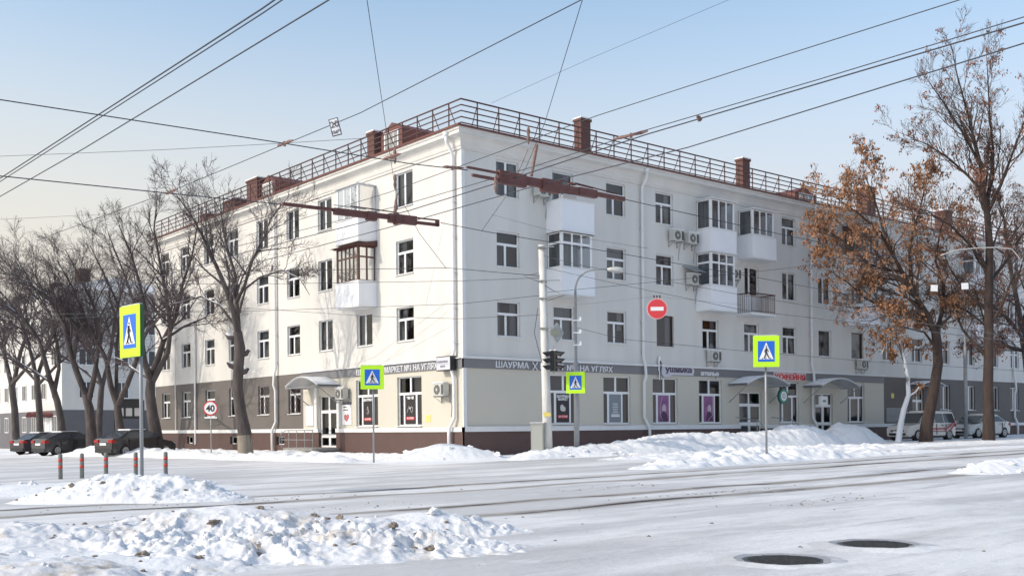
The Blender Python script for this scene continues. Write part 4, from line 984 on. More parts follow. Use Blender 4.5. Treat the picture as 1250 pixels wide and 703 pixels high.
# insulators and line fittings threaded on the wires
fit = [((353, 173), (342, 177)), ((213, 232), (205, 236)), ((472, 193), (485, 189)), ((560, 205), (545, 204)), ((758, 168), (783, 162)), ((852, 143), (855, 146))]
FN = ['rusty wire clamp at the wire crossing below the 20 plate', 'rusty wire clamp over the bare trees at the left', 'small fitting before the top window left of the corner', 'wire clamp at the tip of the right hand beam', 'knotted wire clamp above the roof right of the chimney', 'tiny dark clip on the upper right hand trolley wire']
rust = mat('rusty_fitting', (.16, .06, .045), .7, (.26, .20, .18), 20, .5)
for (a, b_), nm in zip(fit, FN):
    A, B = hz_(*a), hz_(*b_); dd = (B-A); 
    if dd.length > .55: dd = dd.normalized()*.55; B = A+dd
    m = MB(); m.tube([tuple(A-dd*.4), tuple(A), tuple(A.lerp(B, .5)), tuple(B), tuple(B+dd*.3)], [.012, .03, .022, .032, .012], 6); c = A.lerp(B, .5)
    m.box(c.x-.022, c.x+.022, c.y-.02, c.y+.02, c.z-.05, c.z+.03); tag(m.build('wire_fitting', rust), nm, 'wire fitting', 'fittings on the overhead wires')
for k, (x, y, D, nm) in enumerate([(605, 225, 19.4, 'glass insulator'), (482, 190, 20.5, 'i'), (482, 222, 21.5, 'i'), (645, 165, 18.5, 'i')]):
    p = P(x, y, D); m = MB(); m.tube([(p.x, p.y, p.z-.16), (p.x, p.y, p.z-.06), (p.x, p.y, p.z), (p.x, p.y, p.z+.06), (p.x, p.y, p.z+.16)], [.012, .035, .022, .035, .012], 8)
    tag(m.build('insulator', rust), ['small insulator above the right hand switch beam', 'upper insulator over the left hand switch beam', 'lower ring insulator over the left hand switch beam', 'insulator on the right hand drop wire near the roof railing'][k], 'insulator')
beamr = mat('beam_red', (.17, .065, .052), .6, (.09, .03, .028), 6, .6); plw = mat('weathered_white', (.45, .42, .40), .6)
def switch_beam(label, a, b_, k):
    A, B = a, b_; d = (B-A).normalized(); Ln = (B-A).length; up = Vector((0, 0, 1)); sd_ = d.cross(up).normalized()
    def T(x, y, z): return A+d*x*Ln+sd_*y*1.3+up*z*(1.1 if k == 1 else 1.25)
    t = thing('trolley_switch_beam', label, 'trolley switch beam', A.lerp(B, .5))
    m = MB(T)
    if k == 1:
        m.box(0, .36, -.03, .03, -.03, .03); m.box(.30, .50, -.04, .04, -.09, .04); m.box(.501, .56, -.05, .05, -.13, .05); m.box(.561, .64, -.03, .03, -.06, .04); m.box(.641, .82, -.05, .05, -.12, .06); m.box(.68, .70, -.06, .06, -.15, .09); m.box(.80, .97, -.03, .03, -.09, -.03); m.box(.80, .97, -.03, .03, .03, .05); m.box(.955, .975, -.03, .03, -.09, .05)
    else:
        m.box(.0, .2, -.02, .02, .02, .05); m.box(.03, .22, -.02, .02, -.09, -.05); m.box(.18, .34, -.04, .04, -.12, .08); m.box(.341, .44, -.03, .03, -.07, .06); m.box(.441, .55, -.05, .05, -.12, .08); m.box(.551, .68, -.03, .03, -.08, .04); m.box(.681, .80, -.04, .04, -.08, .05); m.tube([(.56, 0, .11), (.78, 0, .08)], .015, 5); m.box(.78, 1.0, -.025, .025, -.04, .03); m.box(.62, .66, -.03, .03, .07, .1)
    m.build('beam', beamr, t)
    m = MB(T)
    if k == 1: m.box(.32, .60, -.056, -.051, -.0, .02); m.box(.48, .56, -.062, -.051, -.08, .04); m.tube([(.3, 0, .1), (.5, 0, .09)], .012, 5)
    else: m.disc((.27, -.056, 0), .06, (0, -1, 0), 12, .02, rx=.03); m.disc((.47, -.056, 0), .06, (0, -1, 0), 12, .02, rx=.03); m.box(.58, .66, -.04, .03, -.16, -.105)
    m.build('plate', plw, t)
    m = MB(T)
    if k == 1: m.tube([(.68, 0, .08), (.69, 0, .2), (.69, 0, .34), (.7, 0, .5)], [.03, .05, .03, .015], 8)
    else: m.tube([(.38, 0, .09), (.415, 0, .6)], [.03, .035], 8); m.tube([(.3, 0, .1), (.36, 0, .5)], .008, 5)
    m.build('hanger', rust, t)
    m = MB(T); m.tube([(.4, 0, .12) if k == 1 else (.66, 0, .11), (.7, 0, .10) if k == 1 else (.95, 0, .06)], .014, 5); m.build('rod', darkm, t)
switch_beam('long red brown trolley switch beam hanging before the sunlit left wing', hz_(345, 249), hz_(540, 272), 1)
switch_beam('long red brown trolley switch beam hanging across the top right windows', hz_(570, 207), hz_(762, 243), 2)

# ------------------------------------------------------------------ bollards
grb = mat('bollard_grey', (.22, .23, .22), .7, (.16, .17, .16), 5, .5); redb = mat('bollard_red', (.55, .05, .03), .5)
bl = [(73.3, 553.5, 581), (99.6, 554, 582), (129, 554, 584), (165.3, 555, 582), (201.8, 555.7, 581)]
BT = ['leftmost', 'second from left', 'middle', 'fourth from left', 'rightmost']; B0 = None
for k, (x, yt, yb) in enumerate(bl):
    D = 28.5-.6*abs(k-2)*.3; X = PX(x, D); z0 = gz(X, D)-.12
    lb = ['leftmost of the five grey bollards with red bands', 'second bollard from the left, grey with red bands', 'middle one of the five grey red banded bollards', 'bollard right behind the tall crossing sign pole', 'rightmost of the five grey bollards with red bands'][k]
    if B0 is None:
        B0 = thing('bollard', lb, 'bollard', (X, D, z0), 0, 'bollards at the crossing')
        m = MB(); m.tube([(0, 0, 0), (0, 0, .78), (0, 0, .805), (0, 0, .815)], [.055, .055, .042, .01], 14); kid(m.build('post', grb, B0, local=True, smooth=True))
        for z in (.42, .60): m = MB(); m.tube([(0, 0, z), (0, 0, z+.075)], .0565, 14); kid(m.build('red_band', redb, B0, local=True, smooth=True))
    else:
        c = copy_tree(B0); c.location = (X, D, z0); c['label'] = lb

# ------------------------------------------------------------------ melt holes with covers
iron = mat('wet_iron', (.035, .032, .033), .35, (.07, .065, .06), 12, .6, bump=.4, bscale=40)
icem = mat('icy_slush', (.30, .29, .30), .3, (.42, .42, .44), 6, .6, bump=.3)
for x, y, D, lb in ((955, 683.5, 8.95, 'nearer round melted hole with a dark manhole cover'), (1067, 663.5, 10.0, 'farther round melted hole with a dark manhole cover')):
    X = PX(x, D); z = rz_(X, D); t = thing('manhole', lb, 'manhole cover', (X, D, z)); rr = random.Random(int(x))
    def ring(r0, r1, z0, z1, nm, mt, jit):
        m = MB(); n_ = 40; j = [1+jit*mnoise.noise(Vector((math.cos(a*6.283/n_)*2, math.sin(a*6.283/n_)*2, x))) for a in range(n_)]
        for a in range(n_):
            q = [(r*math.cos(2*math.pi*b_/n_)*j[b_ % n_], r*math.sin(2*math.pi*b_/n_)*j[b_ % n_], zz) for b_, r, zz in ((a, r0, z0), (a+1, r0, z0), (a+1, r1, z1), (a, r1, z1))]
            m.face(q)
        m.build(nm, mt, t, local=True, fix=False, smooth=True)
    ring(.32, .40, .010, .020, 'melted_rim', icem, .16); ring(.40, .66, .020, -.012, 'snow_lip', roadm, .2)
    m = MB(); m.disc((0, 0, .0), .35, (0, 0, 1), 40, .012)
    m.build('cover', iron, t, local=True)
    m = MB()
    for k in range(-5, 6):
        ww = math.sqrt(max(0, .3**2-(k*.055)**2))
        if ww > .05: m.box(-ww, ww, k*.055-.008, k*.055+.008, .0125, .017)
    m.build('ribs', iron, t, local=True)

# ------------------------------------------------------------------ trees
def bark(nm, c1, c2, snow=0): return mat(nm, c1, .95, c2, 4, .5, bump=1.0, bscale=7, stretch=(1, 1, .3), snow=snow, detail=8)
bk_dark = bark('bark_dark', (.042, .034, .033), (.12, .10, .095), .36); bk_brown = bark('bark_brown', (.032, .022, .02), (.075, .052, .043), .05); twg = mat('twig', (.095, .075, .078), .95); twb = mat('twig_brown', (.10, .065, .05), .95)
bk_white = bark('bark_snowy', (.10, .085, .08), (.15, .12, .11), 1.25)
def perp(d, rs):
    v = Vector((rs.gauss(0, 1), rs.gauss(0, 1), rs.gauss(0, 1))); v -= d*v.dot(d); return v.normalized() if v.length > 1e-3 else d.orthogonal().normalized()
class Tree:
    def __init__(s, seed, up=.18, wob=.16, rmin=.008, maxlev=4, kids=(9, 7, 6, 5), ratio=.52, ang=(30, 60), droop=0, twr=1):
        kids = tuple(k if i < 2 else int(round(k*1.5)) for i, k in enumerate(kids))
        s.slim = .78; s.rs = random.Random(seed); s.tr = MB(); s.tw = MB(); s.tips = []; s.up, s.wob, s.rmin, s.maxlev, s.kids, s.ratio, s.ang, s.droop = up, wob, rmin, maxlev, kids, ratio, ang, droop
    def limb(s, pts, rad, lev, L=None, tmin=.25, childlen=None, k=None):
        rad = [q*(s.slim if lev <= 1 else 1) for q in rad]; n = 10 if rad[0] > .12 else 6 if rad[0] > .035 else 4 if rad[0] > .015 else 3
        (s.tr if lev <= 1 else s.tw).tube(pts, rad, n, cap=False)
        if lev >= s.maxlev: s.tips.append(pts[-1]); s.tips.append(pts[len(pts)//2]); return
        rs = s.rs; N = len(pts)-1; tot = sum((Vector(pts[i+1])-Vector(pts[i])).length for i in range(N))
        cl = childlen if childlen else tot*s.ratio
        kk = k if k is not None else s.kids[min(lev, len(s.kids)-1)]
        for i in range(kk):
            t = tmin+(1-tmin)*(i+rs.random())/kk; f = t*N; j = min(int(f), N-1); a = Vector(pts[j]); b = Vector(pts[j+1]); p = a.lerp(b, f-j); d = (b-a).normalized()
            r = rad[j]+(rad[j+1]-rad[j])*(f-j); ang = R_(rs.uniform(*s.ang)); nd = (d*math.cos(ang)+perp(d, rs)*math.sin(ang)).normalized()
            if nd.z < -.1 and lev < 2: nd.z *= -.5; nd.normalize()
            s.branch(p, nd, cl*(1.15-.55*t)*rs.uniform(.7, 1.25), max(s.rmin, r*rs.uniform(.45, .62)), lev+1)
    def branch(s, p, d, L, r, lev):
        rs = s.rs; n = max(3, min(9, int(L/.45)+2)); st = L/n; pts = [tuple(p)]; rad = [r]; q = Vector(p); w = s.wob
        upv = s.up*(1-lev*.12)-s.droop*(lev >= 2)
        for i in range(n):
            d = (d+Vector((rs.gauss(0, w), rs.gauss(0, w), rs.gauss(0, w*.7)+upv))).normalized(); q = q+d*st; pts.append(tuple(q)); rad.append(max(s.rmin*.6, r*(1-.75*(i+1)/n)))
        s.limb(pts, rad, lev)
    def finish(s, name, label, base, bm_, tm_, leaves=None, cat='tree', lscale=.11, seed=1, lprob=.5, group=None):
        t = thing(name, label, cat, base, 0, group)
        s.tr.build('trunk', bm_, t, smooth=True, fix=False)
        cr = s.tw.build('crown', tm_, t, smooth=True, fix=False)
        if leaves:
            m = MB(); rs = random.Random(seed); zc = sorted(q[2] for q in s.tips)[len(s.tips)//2]
            for q in s.tips:
                if rs.random() > lprob(Vector(q)) if callable(lprob) else rs.random() > lprob: continue
                for j in range(rs.randrange(4, 10)):
                    c = Vector(q)+Vector((rs.gauss(0, .09), rs.gauss(0, .09), -abs(rs.gauss(0, .13)))); a = Vector((rs.gauss(0, 1), rs.gauss(0, 1), rs.gauss(0, .5))).normalized()*lscale*rs.uniform(.35, .8)
                    b_ = Vector((rs.gauss(0, .4), rs.gauss(0, .4), -1)).normalized()*lscale*rs.uniform(.7, 1.3)
                    i = len(m.v); m.v += [c-a*.5, c+b_*.55-a*.55, c+b_, c+b_*.5+a*.6, c+a*.45]; m.f.append([i, i+1, i+2, i+3, i+4])
            m.build('foliage', leaves, t, fix=False)
        return t
def pxl(D, *p, dy=0, yj=0):           # a limb traced at real distance D, drifting in depth by dy
    out = []
    for k, (x, y) in enumerate(p): out.append(tuple(P(x, y, D+dy*k/(len(p)-1 or 1))))
    return out
# T1 the pollarded one in front of the left wing
D = 50.5; T = Tree(11, up=.10, rmin=.0095, kids=(9, 6, 6, 4), ratio=.5, ang=(22, 60))
T.limb(pxl(D, (300, 556), (299, 530), (294, 505), (290, 475), (291, 450), (293, 425), (290, 405)), [.47, .42, .36, .33, .31, .33, .27], 0, k=0)
for q in ((283, 445, -1), (298, 452, 1), (281, 410, -1), (299, 430, 1)): T.tr.tube(pxl(D, (291, q[1]+4), (q[0]+q[2]*2, q[1]+1), (q[0]+q[2]*5, q[1]-3)), [.15, .13, .08], 8)
T.limb(pxl(D, (290, 406), (285, 380), (275, 350), (262, 320), (248, 290), (233, 262), (215, 238), dy=-2), [.20, .17, .14, .11, .08, .05, .02], 1, childlen=2.9, k=15, tmin=.2)
T.limb(pxl(D, (291, 406), (290, 385), (288, 362), (287, 335), (278, 305), (272, 275), (268, 240), dy=1.5), [.17, .15, .13, .10, .07, .045, .02], 1, childlen=2.7, k=13, tmin=.25)
T.limb(pxl(D, (288, 370), (298, 350), (308, 318), (322, 290), (330, 268), (352, 240), dy=-1), [.12, .11, .09, .06, .04, .02], 1, childlen=2.4, k=12, tmin=.25)
T.limb(pxl(D, (291, 385), (300, 352), (318, 338), (345, 330), (366, 340), (378, 360), dy=-2), [.08, .07, .06, .05, .035, .015], 1, childlen=1.6, k=11, tmin=.3)
T.limb(pxl(D, (285, 395), (268, 372), (245, 362), (225, 368), (205, 372), dy=1), [.09, .08, .06, .04, .02], 1, childlen=1.9, k=9, tmin=.3)
t1 = T.finish('bare_tree', 'bare pollarded tree with thick lumpy trunk in front of the left wing', tuple(P(300, 552, D)), bk_dark, twg)
MB().tube(pxl(D, (300, 556), (299.6, 545), (298.6, 531)), [.385, .36, .345], 12, cap=False).build('lime_washed_base', mat('old_limewash', (.30, .26, .21), .95, (.20, .17, .14), 3, .5, bump=.4), t1, smooth=True)
# T2 .. T5 the row down the left street
def row_tree(seed, D, limbs, label, kids=(8, 6, 8, 5), cl=3.2, rmin=.008, up=.08, group=None, bm_=None, **k):
    T = Tree(seed, up=up, rmin=rmin, kids=kids, ratio=.5, ang=(20, 58), droop=k.get('droop', .0))
    for i, (pts, rads, ch) in enumerate(limbs):
        T.limb(pxl(D, *pts, dy=(random.Random(seed*9+i).uniform(-3.5, 3.5) if i else 0)), list(np.interp(np.linspace(0, 1, len(pts)), [0, 1], rads)), 0 if i == 0 else 1, k=ch, childlen=cl, tmin=.25)
    return T.finish('bare_tree', label, tuple(P(limbs[0][0][0][0], limbs[0][0][0][1], D)), bm_ or bk_dark, twg, group=group)
row_tree(21, 60, [([(193, 550), (190, 528), (186, 505), (183, 480), (184, 462)], (.5, .30), 0),
    ([(184, 464), (176, 440), (172, 410), (178, 380), (170, 345), (160, 310), (145, 275)], (.26, .03), 13),
    ([(184, 464), (192, 440), (200, 415), (215, 385), (222, 350), (235, 310), (243, 262)], (.28, .03), 14),
    ([(184, 470), (205, 430), (208, 400), (203, 360), (195, 320), (188, 280), (192, 240)], (.22, .03), 13),
    ([(200, 415), (225, 398), (250, 388), (262, 400)], (.12, .03), 9), ([(182, 462), (165, 452), (150, 440), (140, 436)], (.14, .04), 6)],
    'bare forked tree beside the left end of the corner building', cl=3.2)
row_tree(31, 66, [([(150, 552), (147, 530), (145, 510), (143, 492)], (.42, .27), 0), ([(143, 494), (135, 470), (130, 440), (118, 415), (105, 390), (88, 350), (70, 318)], (.26, .03), 14),
    ([(144, 494), (155, 470), (165, 445), (172, 420), (168, 380), (150, 330), (132, 285)], (.24, .03), 14), ([(143, 500), (142, 460), (143, 420), (148, 380), (125, 330), (110, 300)], (.18, .03), 12)],
    'bare tree with a Y shaped fork behind the large crossing sign', cl=3.6)
row_tree(41, 66, [([(112, 548), (111, 520), (109, 498), (104, 480)], (.46, .30), 0), ([(105, 482), (94, 455), (84, 425), (78, 395), (60, 365), (35, 345), (10, 335)], (.28, .03), 14),
    ([(108, 490), (115, 460), (118, 440), (122, 410), (115, 375), (98, 340), (80, 305)], (.24, .03), 14), ([(104, 480), (90, 440), (95, 400), (70, 370), (40, 350), (18, 310)], (.2, .03), 12)],
    'bare tree with snowy fork rising behind the parked dark cars', cl=3.8, bm_=bk_white if False else bk_dark)
row_tree(51, 72, [([(78, 545), (75, 515), (70, 490), (62, 465)], (.36, .25), 0), ([(62, 467), (55, 440), (48, 415), (30, 390), (5, 370), (-20, 350)], (.24, .03), 13),
    ([(66, 480), (72, 450), (70, 420), (62, 385), (40, 350), (22, 325)], (.2, .03), 13), ([(60, 465), (45, 455), (20, 440), (-5, 430)], (.14, .03), 10)],
    'slim bare tree left of the parked cars, leaning to the left', cl=3.9)
row_tree(61, 84, [([(20, 545), (18, 500), (14, 470)], (.4, .3), 0), ([(14, 470), (5, 430), (-15, 390), (-40, 350)], (.25, .04), 14), ([(15, 475), (25, 430), (35, 400), (30, 370), (12, 345)], (.25, .04), 15), ([(14, 470), (40, 440), (60, 425), (75, 400)], (.2, .04), 12)],
    'bare tree at the far left edge standing behind the parked cars', cl=4.2, rmin=.011)
row_tree(71, 92, [([(120, 540), (122, 500), (124, 470)], (.4, .3), 0), ([(124, 470), (112, 430), (98, 390), (80, 350)], (.25, .04), 14), ([(124, 475), (135, 430), (140, 390), (150, 350), (160, 320)], (.25, .04), 14), ([(124, 470), (100, 450), (70, 430), (40, 410)], (.2, .04), 12)],
    'bare tree in the distance between the Y forked tree and the dark end wall', cl=4.2, rmin=.011)
row_tree(81, 78, [([(50, 540), (48, 500), (45, 460)], (.34, .28), 0), ([(45, 462), (35, 420), (20, 380), (0, 355)], (.2, .04), 13), ([(45, 462), (58, 420), (75, 385), (85, 355)], (.2, .04), 13), ([(45, 465), (25, 445), (0, 425), (-25, 405)], (.17, .04), 11), ([(46, 470), (70, 445), (95, 425), (120, 408)], (.17, .04), 11)],
    'spreading bare tree behind the slim leaning tree on the left', cl=3.8, rmin=.010)

# right hand trees with dead leaves
leafm = mat('dead_leaves', (.46, .22, .10), .9, (.20, .115, .08), 2.6, .6)
leafm2 = mat('dead_leaves_dull', (.28, .13, .085), .9, (.19, .10, .08), 1.2, .7)
D = 56; T = Tree(102, up=.05, rmin=.009, kids=(8, 6, 6, 4), ratio=.52, ang=(25, 65), droop=.03)
T.slim = .76
T.limb(pxl(D, (1130, 543), (1131, 520), (1136, 495), (1141, 470), (1145, 445), (1144, 420), (1142, 405)), [.50, .42, .38, .35, .33, .32, .30], 0, k=2, tmin=.85, childlen=3)
T.limb(pxl(D, (1142, 408), (1132, 385), (1118, 362), (1108, 345), (1092, 315), (1075, 285), (1050, 262), (1018, 240), dy=-2.5), [.24, .21, .18, .15, .12, .09, .06, .02], 1, childlen=3.2, k=20, tmin=.12)
T.limb(pxl(D, (1118, 364), (1112, 335), (1110, 300), (1120, 265), (1128, 235), (1132, 215), dy=2), [.16, .14, .11, .08, .05, .02], 1, childlen=2.7, k=15, tmin=.15)
T.limb(pxl(D, (1132, 385), (1112, 382), (1085, 378), (1058, 365), (1035, 345), (1012, 330), dy=1.5), [.13, .11, .09, .07, .05, .02], 1, childlen=2.6, k=15, tmin=.15)
T.limb(pxl(D, (1100, 330), (1082, 330), (1060, 322), (1038, 300), (1015, 285), (1000, 275), dy=-1), [.12, .10, .08, .06, .04, .02], 1, childlen=2.4, k=13, tmin=.15)
T.limb(pxl(D, (1092, 315), (1078, 280), (1068, 245), (1056, 215), (1052, 195), dy=1), [.11, .09, .06, .04, .02], 1, childlen=2.2, k=11, tmin=.2)
T.limb(pxl(D, (1143, 425), (1128, 405), (1105, 400), (1088, 385), (1082, 405), (1080, 425), dy=-1), [.09, .08, .06, .05, .03, .02], 1, childlen=1.7, k=7, tmin=.3)
T.limb(pxl(D, (1142, 412), (1150, 380), (1152, 350), (1142, 318), (1148, 280), (1160, 250), dy=2), [.16, .14, .11, .08, .05, .02], 1, childlen=2.7, k=15, tmin=.15)
T.finish('leafy_tree', 'crooked tree with clumps of brown dead leaves in front of the striped estate car', tuple(P(1130, 538, D)), bk_brown, twb, leafm, lscale=.13, lprob=lambda q: (.30 if mnoise.noise(q*.9) > -.02 else .06) if q.z > 6.5 else .05, seed=5)
D = 55; T = Tree(205, up=.16, rmin=.009, kids=(8, 6, 5, 4), ratio=.5, ang=(22, 52))
T.slim = .72
T.limb(pxl(D, (1207, 541), (1207, 505), (1206, 470), (1207, 430), (1207, 390), (1207, 340), (1208, 300), (1205, 262), (1200, 235)), [.46, .38, .35, .33, .31, .28, .26, .22, .19], 0, k=11, tmin=.32, childlen=4.0)
T.limb(pxl(D, (1201, 238), (1198, 205), (1190, 175), (1184, 150), (1176, 120), (1168, 90), (1160, 50), dy=-1), [.17, .14, .12, .09, .06, .04, .015], 1, childlen=2.4, k=20, tmin=.1)
T.limb(pxl(D, (1203, 250), (1212, 215), (1212, 180), (1208, 140), (1206, 100), (1204, 62), dy=1.5), [.16, .13, .10, .07, .04, .015], 1, childlen=2.3, k=18, tmin=.1)
T.limb(pxl(D, (1205, 262), (1222, 225), (1235, 190), (1250, 150), (1262, 120), dy=-1), [.14, .11, .08, .05, .02], 1, childlen=2.5, k=14, tmin=.15)
T.limb(pxl(D, (1200, 235), (1182, 215), (1160, 195), (1135, 178), (1098, 162), dy=1), [.12, .09, .07, .05, .015], 1, childlen=2.2, k=14, tmin=.15)
T.limb(pxl(D, (1198, 205), (1180, 170), (1155, 130), (1130, 95), dy=-2), [.10, .08, .05, .015], 1, childlen=2.1, k=13, tmin=.15)
T.limb(pxl(D, (1207, 330), (1185, 300), (1160, 275), (1135, 260), (1105, 262), dy=-2), [.11, .09, .07, .04, .015], 1, childlen=2.4, k=13, tmin=.2)
T.limb(pxl(D, (1207, 345), (1228, 320), (1245, 290), (1262, 270), dy=2), [.12, .1, .07, .03], 1, childlen=2.5, k=13, tmin=.2)
T.limb(pxl(D, (1207, 400), (1188, 385), (1165, 370), (1140, 365), dy=2), [.10, .08, .05, .02], 1, childlen=2.2, k=10, tmin=.2)
T.finish('leafy_tree', 'tallest straight tree with sparse brown seed tufts reaching into the sky', tuple(P(1207, 538, D)), bk_brown, twb, leafm2, lscale=.11, lprob=lambda q: (.085 if mnoise.noise(q*1.1) > .05 else .02) if q.z > 9 else .006, seed=8)
D = 62; T = Tree(305, up=.05, rmin=.011, kids=(9, 7, 6, 4), ratio=.52, ang=(25, 60), droop=.02)
T.limb(pxl(D, (1262, 530), (1258, 480), (1252, 430), (1246, 390)), [.36, .3, .27, .24], 0, k=4, tmin=.5, childlen=3.4)
T.limb(pxl(D, (1246, 392), (1238, 350), (1230, 310), (1226, 270), (1215, 230), dy=-1), [.2, .16, .12, .08, .03], 1, childlen=3.0, k=17, tmin=.1)
T.limb(pxl(D, (1248, 400), (1262, 350), (1270, 300), (1275, 250), dy=1), [.2, .15, .1, .04], 1, childlen=3.2, k=16, tmin=.1)
T.limb(pxl(D, (1250, 415), (1232, 390), (1215, 375), (1190, 372), (1170, 385), dy=-2), [.14, .12, .09, .06, .03], 1, childlen=2.6, k=15, tmin=.1)
T.limb(pxl(D, (1252, 430), (1235, 425), (1215, 420), (1190, 430), dy=2), [.10, .08, .06, .03], 1, childlen=2.4, k=12, tmin=.1)
T.finish('bare_tree', 'dark twiggy tree at the right edge of the picture', tuple(P(1262, 530, D)), bk_dark, twg, leafm2, lscale=.12, lprob=.05, seed=3)
D = 57.5; T = Tree(406, up=.02, rmin=.010, kids=(6, 5, 4), ratio=.5, ang=(25, 60), droop=.05, maxlev=3)
T.limb(pxl(D, (1096, 543), (1099, 520), (1103, 500), (1109, 482), (1108, 462), (1104, 440), (1098, 422)), [.22, .20, .18, .16, .14, .11, .09], 0, k=2, tmin=.8, childlen=1.5)
T.limb(pxl(D, (1109, 484), (1118, 478), (1122, 472)), [.10, .08, .05], 1, k=2, childlen=.6)
T.limb(pxl(D, (1103, 437), (1112, 428), (1125, 424), (1138, 425)), [.07, .06, .04, .02], 1, k=7, childlen=1.2)
T.limb(pxl(D, (1100, 428), (1092, 415), (1082, 418), (1076, 432), dy=-1), [.06, .05, .03, .015], 1, k=8, childlen=1.2)
T.limb(pxl(D, (1099, 424), (1094, 408), (1090, 392), dy=-1), [.06, .04, .015], 1, k=8, childlen=1.2)
T.finish('small_tree', 'small crooked tree trunk coated with snow left of the striped estate car', tuple(P(1096, 540, D)), bk_white, twb, leafm, lscale=.15, lprob=.35, seed=6)
# branch arching white across the right tree
m = MB(); m.tube(pxl(52, (1148, 312), (1165, 306), (1190, 303), (1215, 302), (1235, 304), (1242, 312), (1250, 325)), .03, 6); tag(m.build('pale_cable', mat('cable_grey', (.42, .41, .40), .7), smooth=True), 'pale arched cable loop among the branches of the tallest tree', 'cable')

# ------------------------------------------------------------------ cars
cglass = mat('car_glass', (.06, .066, .075), .05); tyre = mat('tyre', (.02, .02, .02), .9); rimm = mat('wheel_rim', (.36, .36, .37), .35, metal=.5); hl = mat('headlight', (.55, .58, .62), .15); tl = mat('taillight', (.35, .015, .012), .25)
def car(name, label, X, Y, rot, kind, paint, L=4.3, Wd=1.7, H_=1.45, zoff=0, stripes=False, group='cars parked beside the street'):
    t = thing(name, label, 'car', (X, Y, gz(X, Y)+zoff), rot, group); hw = Wd/2; a = L/2; wr = .31; xf, xr = a-.78, -a+.80; belt = .90
    if kind == 'sedan': up = [(-a+.02, .50), (-a+.03, .78), (-a+.10, .98), (-a+.62, 1.02), (-.6, .97), (.95, .94), (a-.35, .80), (a-.06, .66), (a, .50)]; gh = (-a+.50, 1.20, -a+1.25, .35)
    elif kind == 'hatch': up = [(-a+.02, .50), (-a+.03, .78), (-a+.08, .98), (-a+.35, 1.02), (-.6, .97), (.95, .94), (a-.35, .80), (a-.06, .66), (a, .50)]; gh = (-a+.22, 1.20, -a+1.15, .35)
    else: up = [(-a+.02, .50), (-a+.02, .80), (-a+.05, 1.0), (-.6, 1.0), (1.0, .98), (a-.35, .86), (a-.06, .72), (a, .52)]; gh = (-a+.06, 1.28, -a+.22, .55)
    pts = [(-a+.08, .24)]+up+[(a-.04, .26)]
    def arch(x): return [(x+(wr+.06)*math.cos(q), .27+(wr+.06)*math.sin(q)) for q in np.linspace(0, math.pi, 9)]
    bot = [(a-.2, .2)]+arch(xf)+arch(xr)+[(-a+.2, .2)]
    poly = pts+bot
    def hwid(x, z): 
        e = 1-.16*max(0, (abs(x)/a-.55)/.45)**2.2; return hw*e*(1-.05*max(0, (z-.7))/.3-.04*max(0, (.45-z))/.25)
    bm = bmesh.new(); A = [bm.verts.new((x, -hwid(x, z), z)) for x, z in poly]; B = [bm.verts.new((x, hwid(x, z), z)) for x, z in poly]
    bm.faces.new(A); bm.faces.new(B[::-1]); n_ = len(poly)
    for i in range(n_): bm.faces.new([A[i], B[i], B[(i+1) % n_], A[(i+1) % n_]])
    bmesh.ops.triangulate(bm, faces=[f for f in bm.faces if len(f.verts) > 4])
    bmesh.ops.recalc_face_normals(bm, faces=bm.faces)
    bmesh.ops.bevel(bm, geom=[e for e in bm.edges if e.calc_face_angle(0) > .6], offset=.025, segments=2, affect='EDGES', clamp_overlap=True)
    me = bpy.data.meshes.new('body'); bm.to_mesh(me); bm.free(); me.materials.append(paint); o = bpy.data.objects.new('body', me); COL.objects.link(o); o.parent = t
    # greenhouse
    gx0, gx1, rx0, rx1 = gh; zb = .95; zr = H_; wb, wt_ = hw*.93, hw*.74
    m = MB(); st = [(gx0, zb, wb*.93), (rx0, zr-.05, wt_), (rx0+.25, zr-.005, wt_*.97), ((rx0+rx1)/2, zr, wt_), (rx1-.2, zr-.02, wt_*.98), (rx1, zr-.07, wt_), (gx1, zb, wb*.93)]
    top = [(x, -w, z) for x, z, w in st]; tp2 = [(x, w, z) for x, z, w in st]; mid = [(x, 0, z+(.03 if 1 < i < 5 else 0)) for i, (x, z, w) in enumerate(st)]
    for i in range(6):
        m.face([top[i], top[i+1], mid[i+1], mid[i]]); m.face([mid[i], mid[i+1], tp2[i+1], tp2[i]])
    m.face([(gx0, -wb, zb)]+[p for p in top[1:6]]+[(gx1, -wb, zb)]); m.face([(gx0, wb, zb)]+[p for p in tp2[1:6]]+[(gx1, wb, zb)])
    m.build('cabin', paint, t, local=True, smooth=False)
    def lerp(p, q, f): return tuple(p[i]+(q[i]-p[i])*f for i in range(3))
    def quad_glass(nm, c0, c1, c2, c3, i0, nrm):   # corners ccw, inset
        cx = [sum(c[i] for c in (c0, c1, c2, c3))/4 for i in range(3)]
        m = MB(); m.face([tuple(lerp(c, cx, i0)[i]+nrm[i]*.012 for i in range(3)) for c in (c0, c1, c2, c3)]); m.build(nm, cglass, t, local=True, fix=False)
    fz = lambda x0, z0, x1, z1, z: x0+(x1-x0)*(z-z0)/(z1-z0)
    quad_glass('windscreen', (gx1, -wb*.9, zb+.02), (gx1, wb*.9, zb+.02), (rx1, wt_*.98, zr-.08), (rx1, -wt_*.98, zr-.08), .06, (.6, 0, .8))
    quad_glass('rear_window', (gx0, -wb*.9, zb+.02), (gx0, wb*.9, zb+.02), (rx0, wt_*.98, zr-.06), (rx0, -wt_*.98, zr-.06), .09, (-.6, 0, .8))
    cuts = [(gx0+.16, -.35), (-.28, .55), (.62, gx1-.22)] if kind != 'van' else [(gx0+.10, -1.05), (-.98, -.18), (-.10, .62), (.68, gx1-.2)]
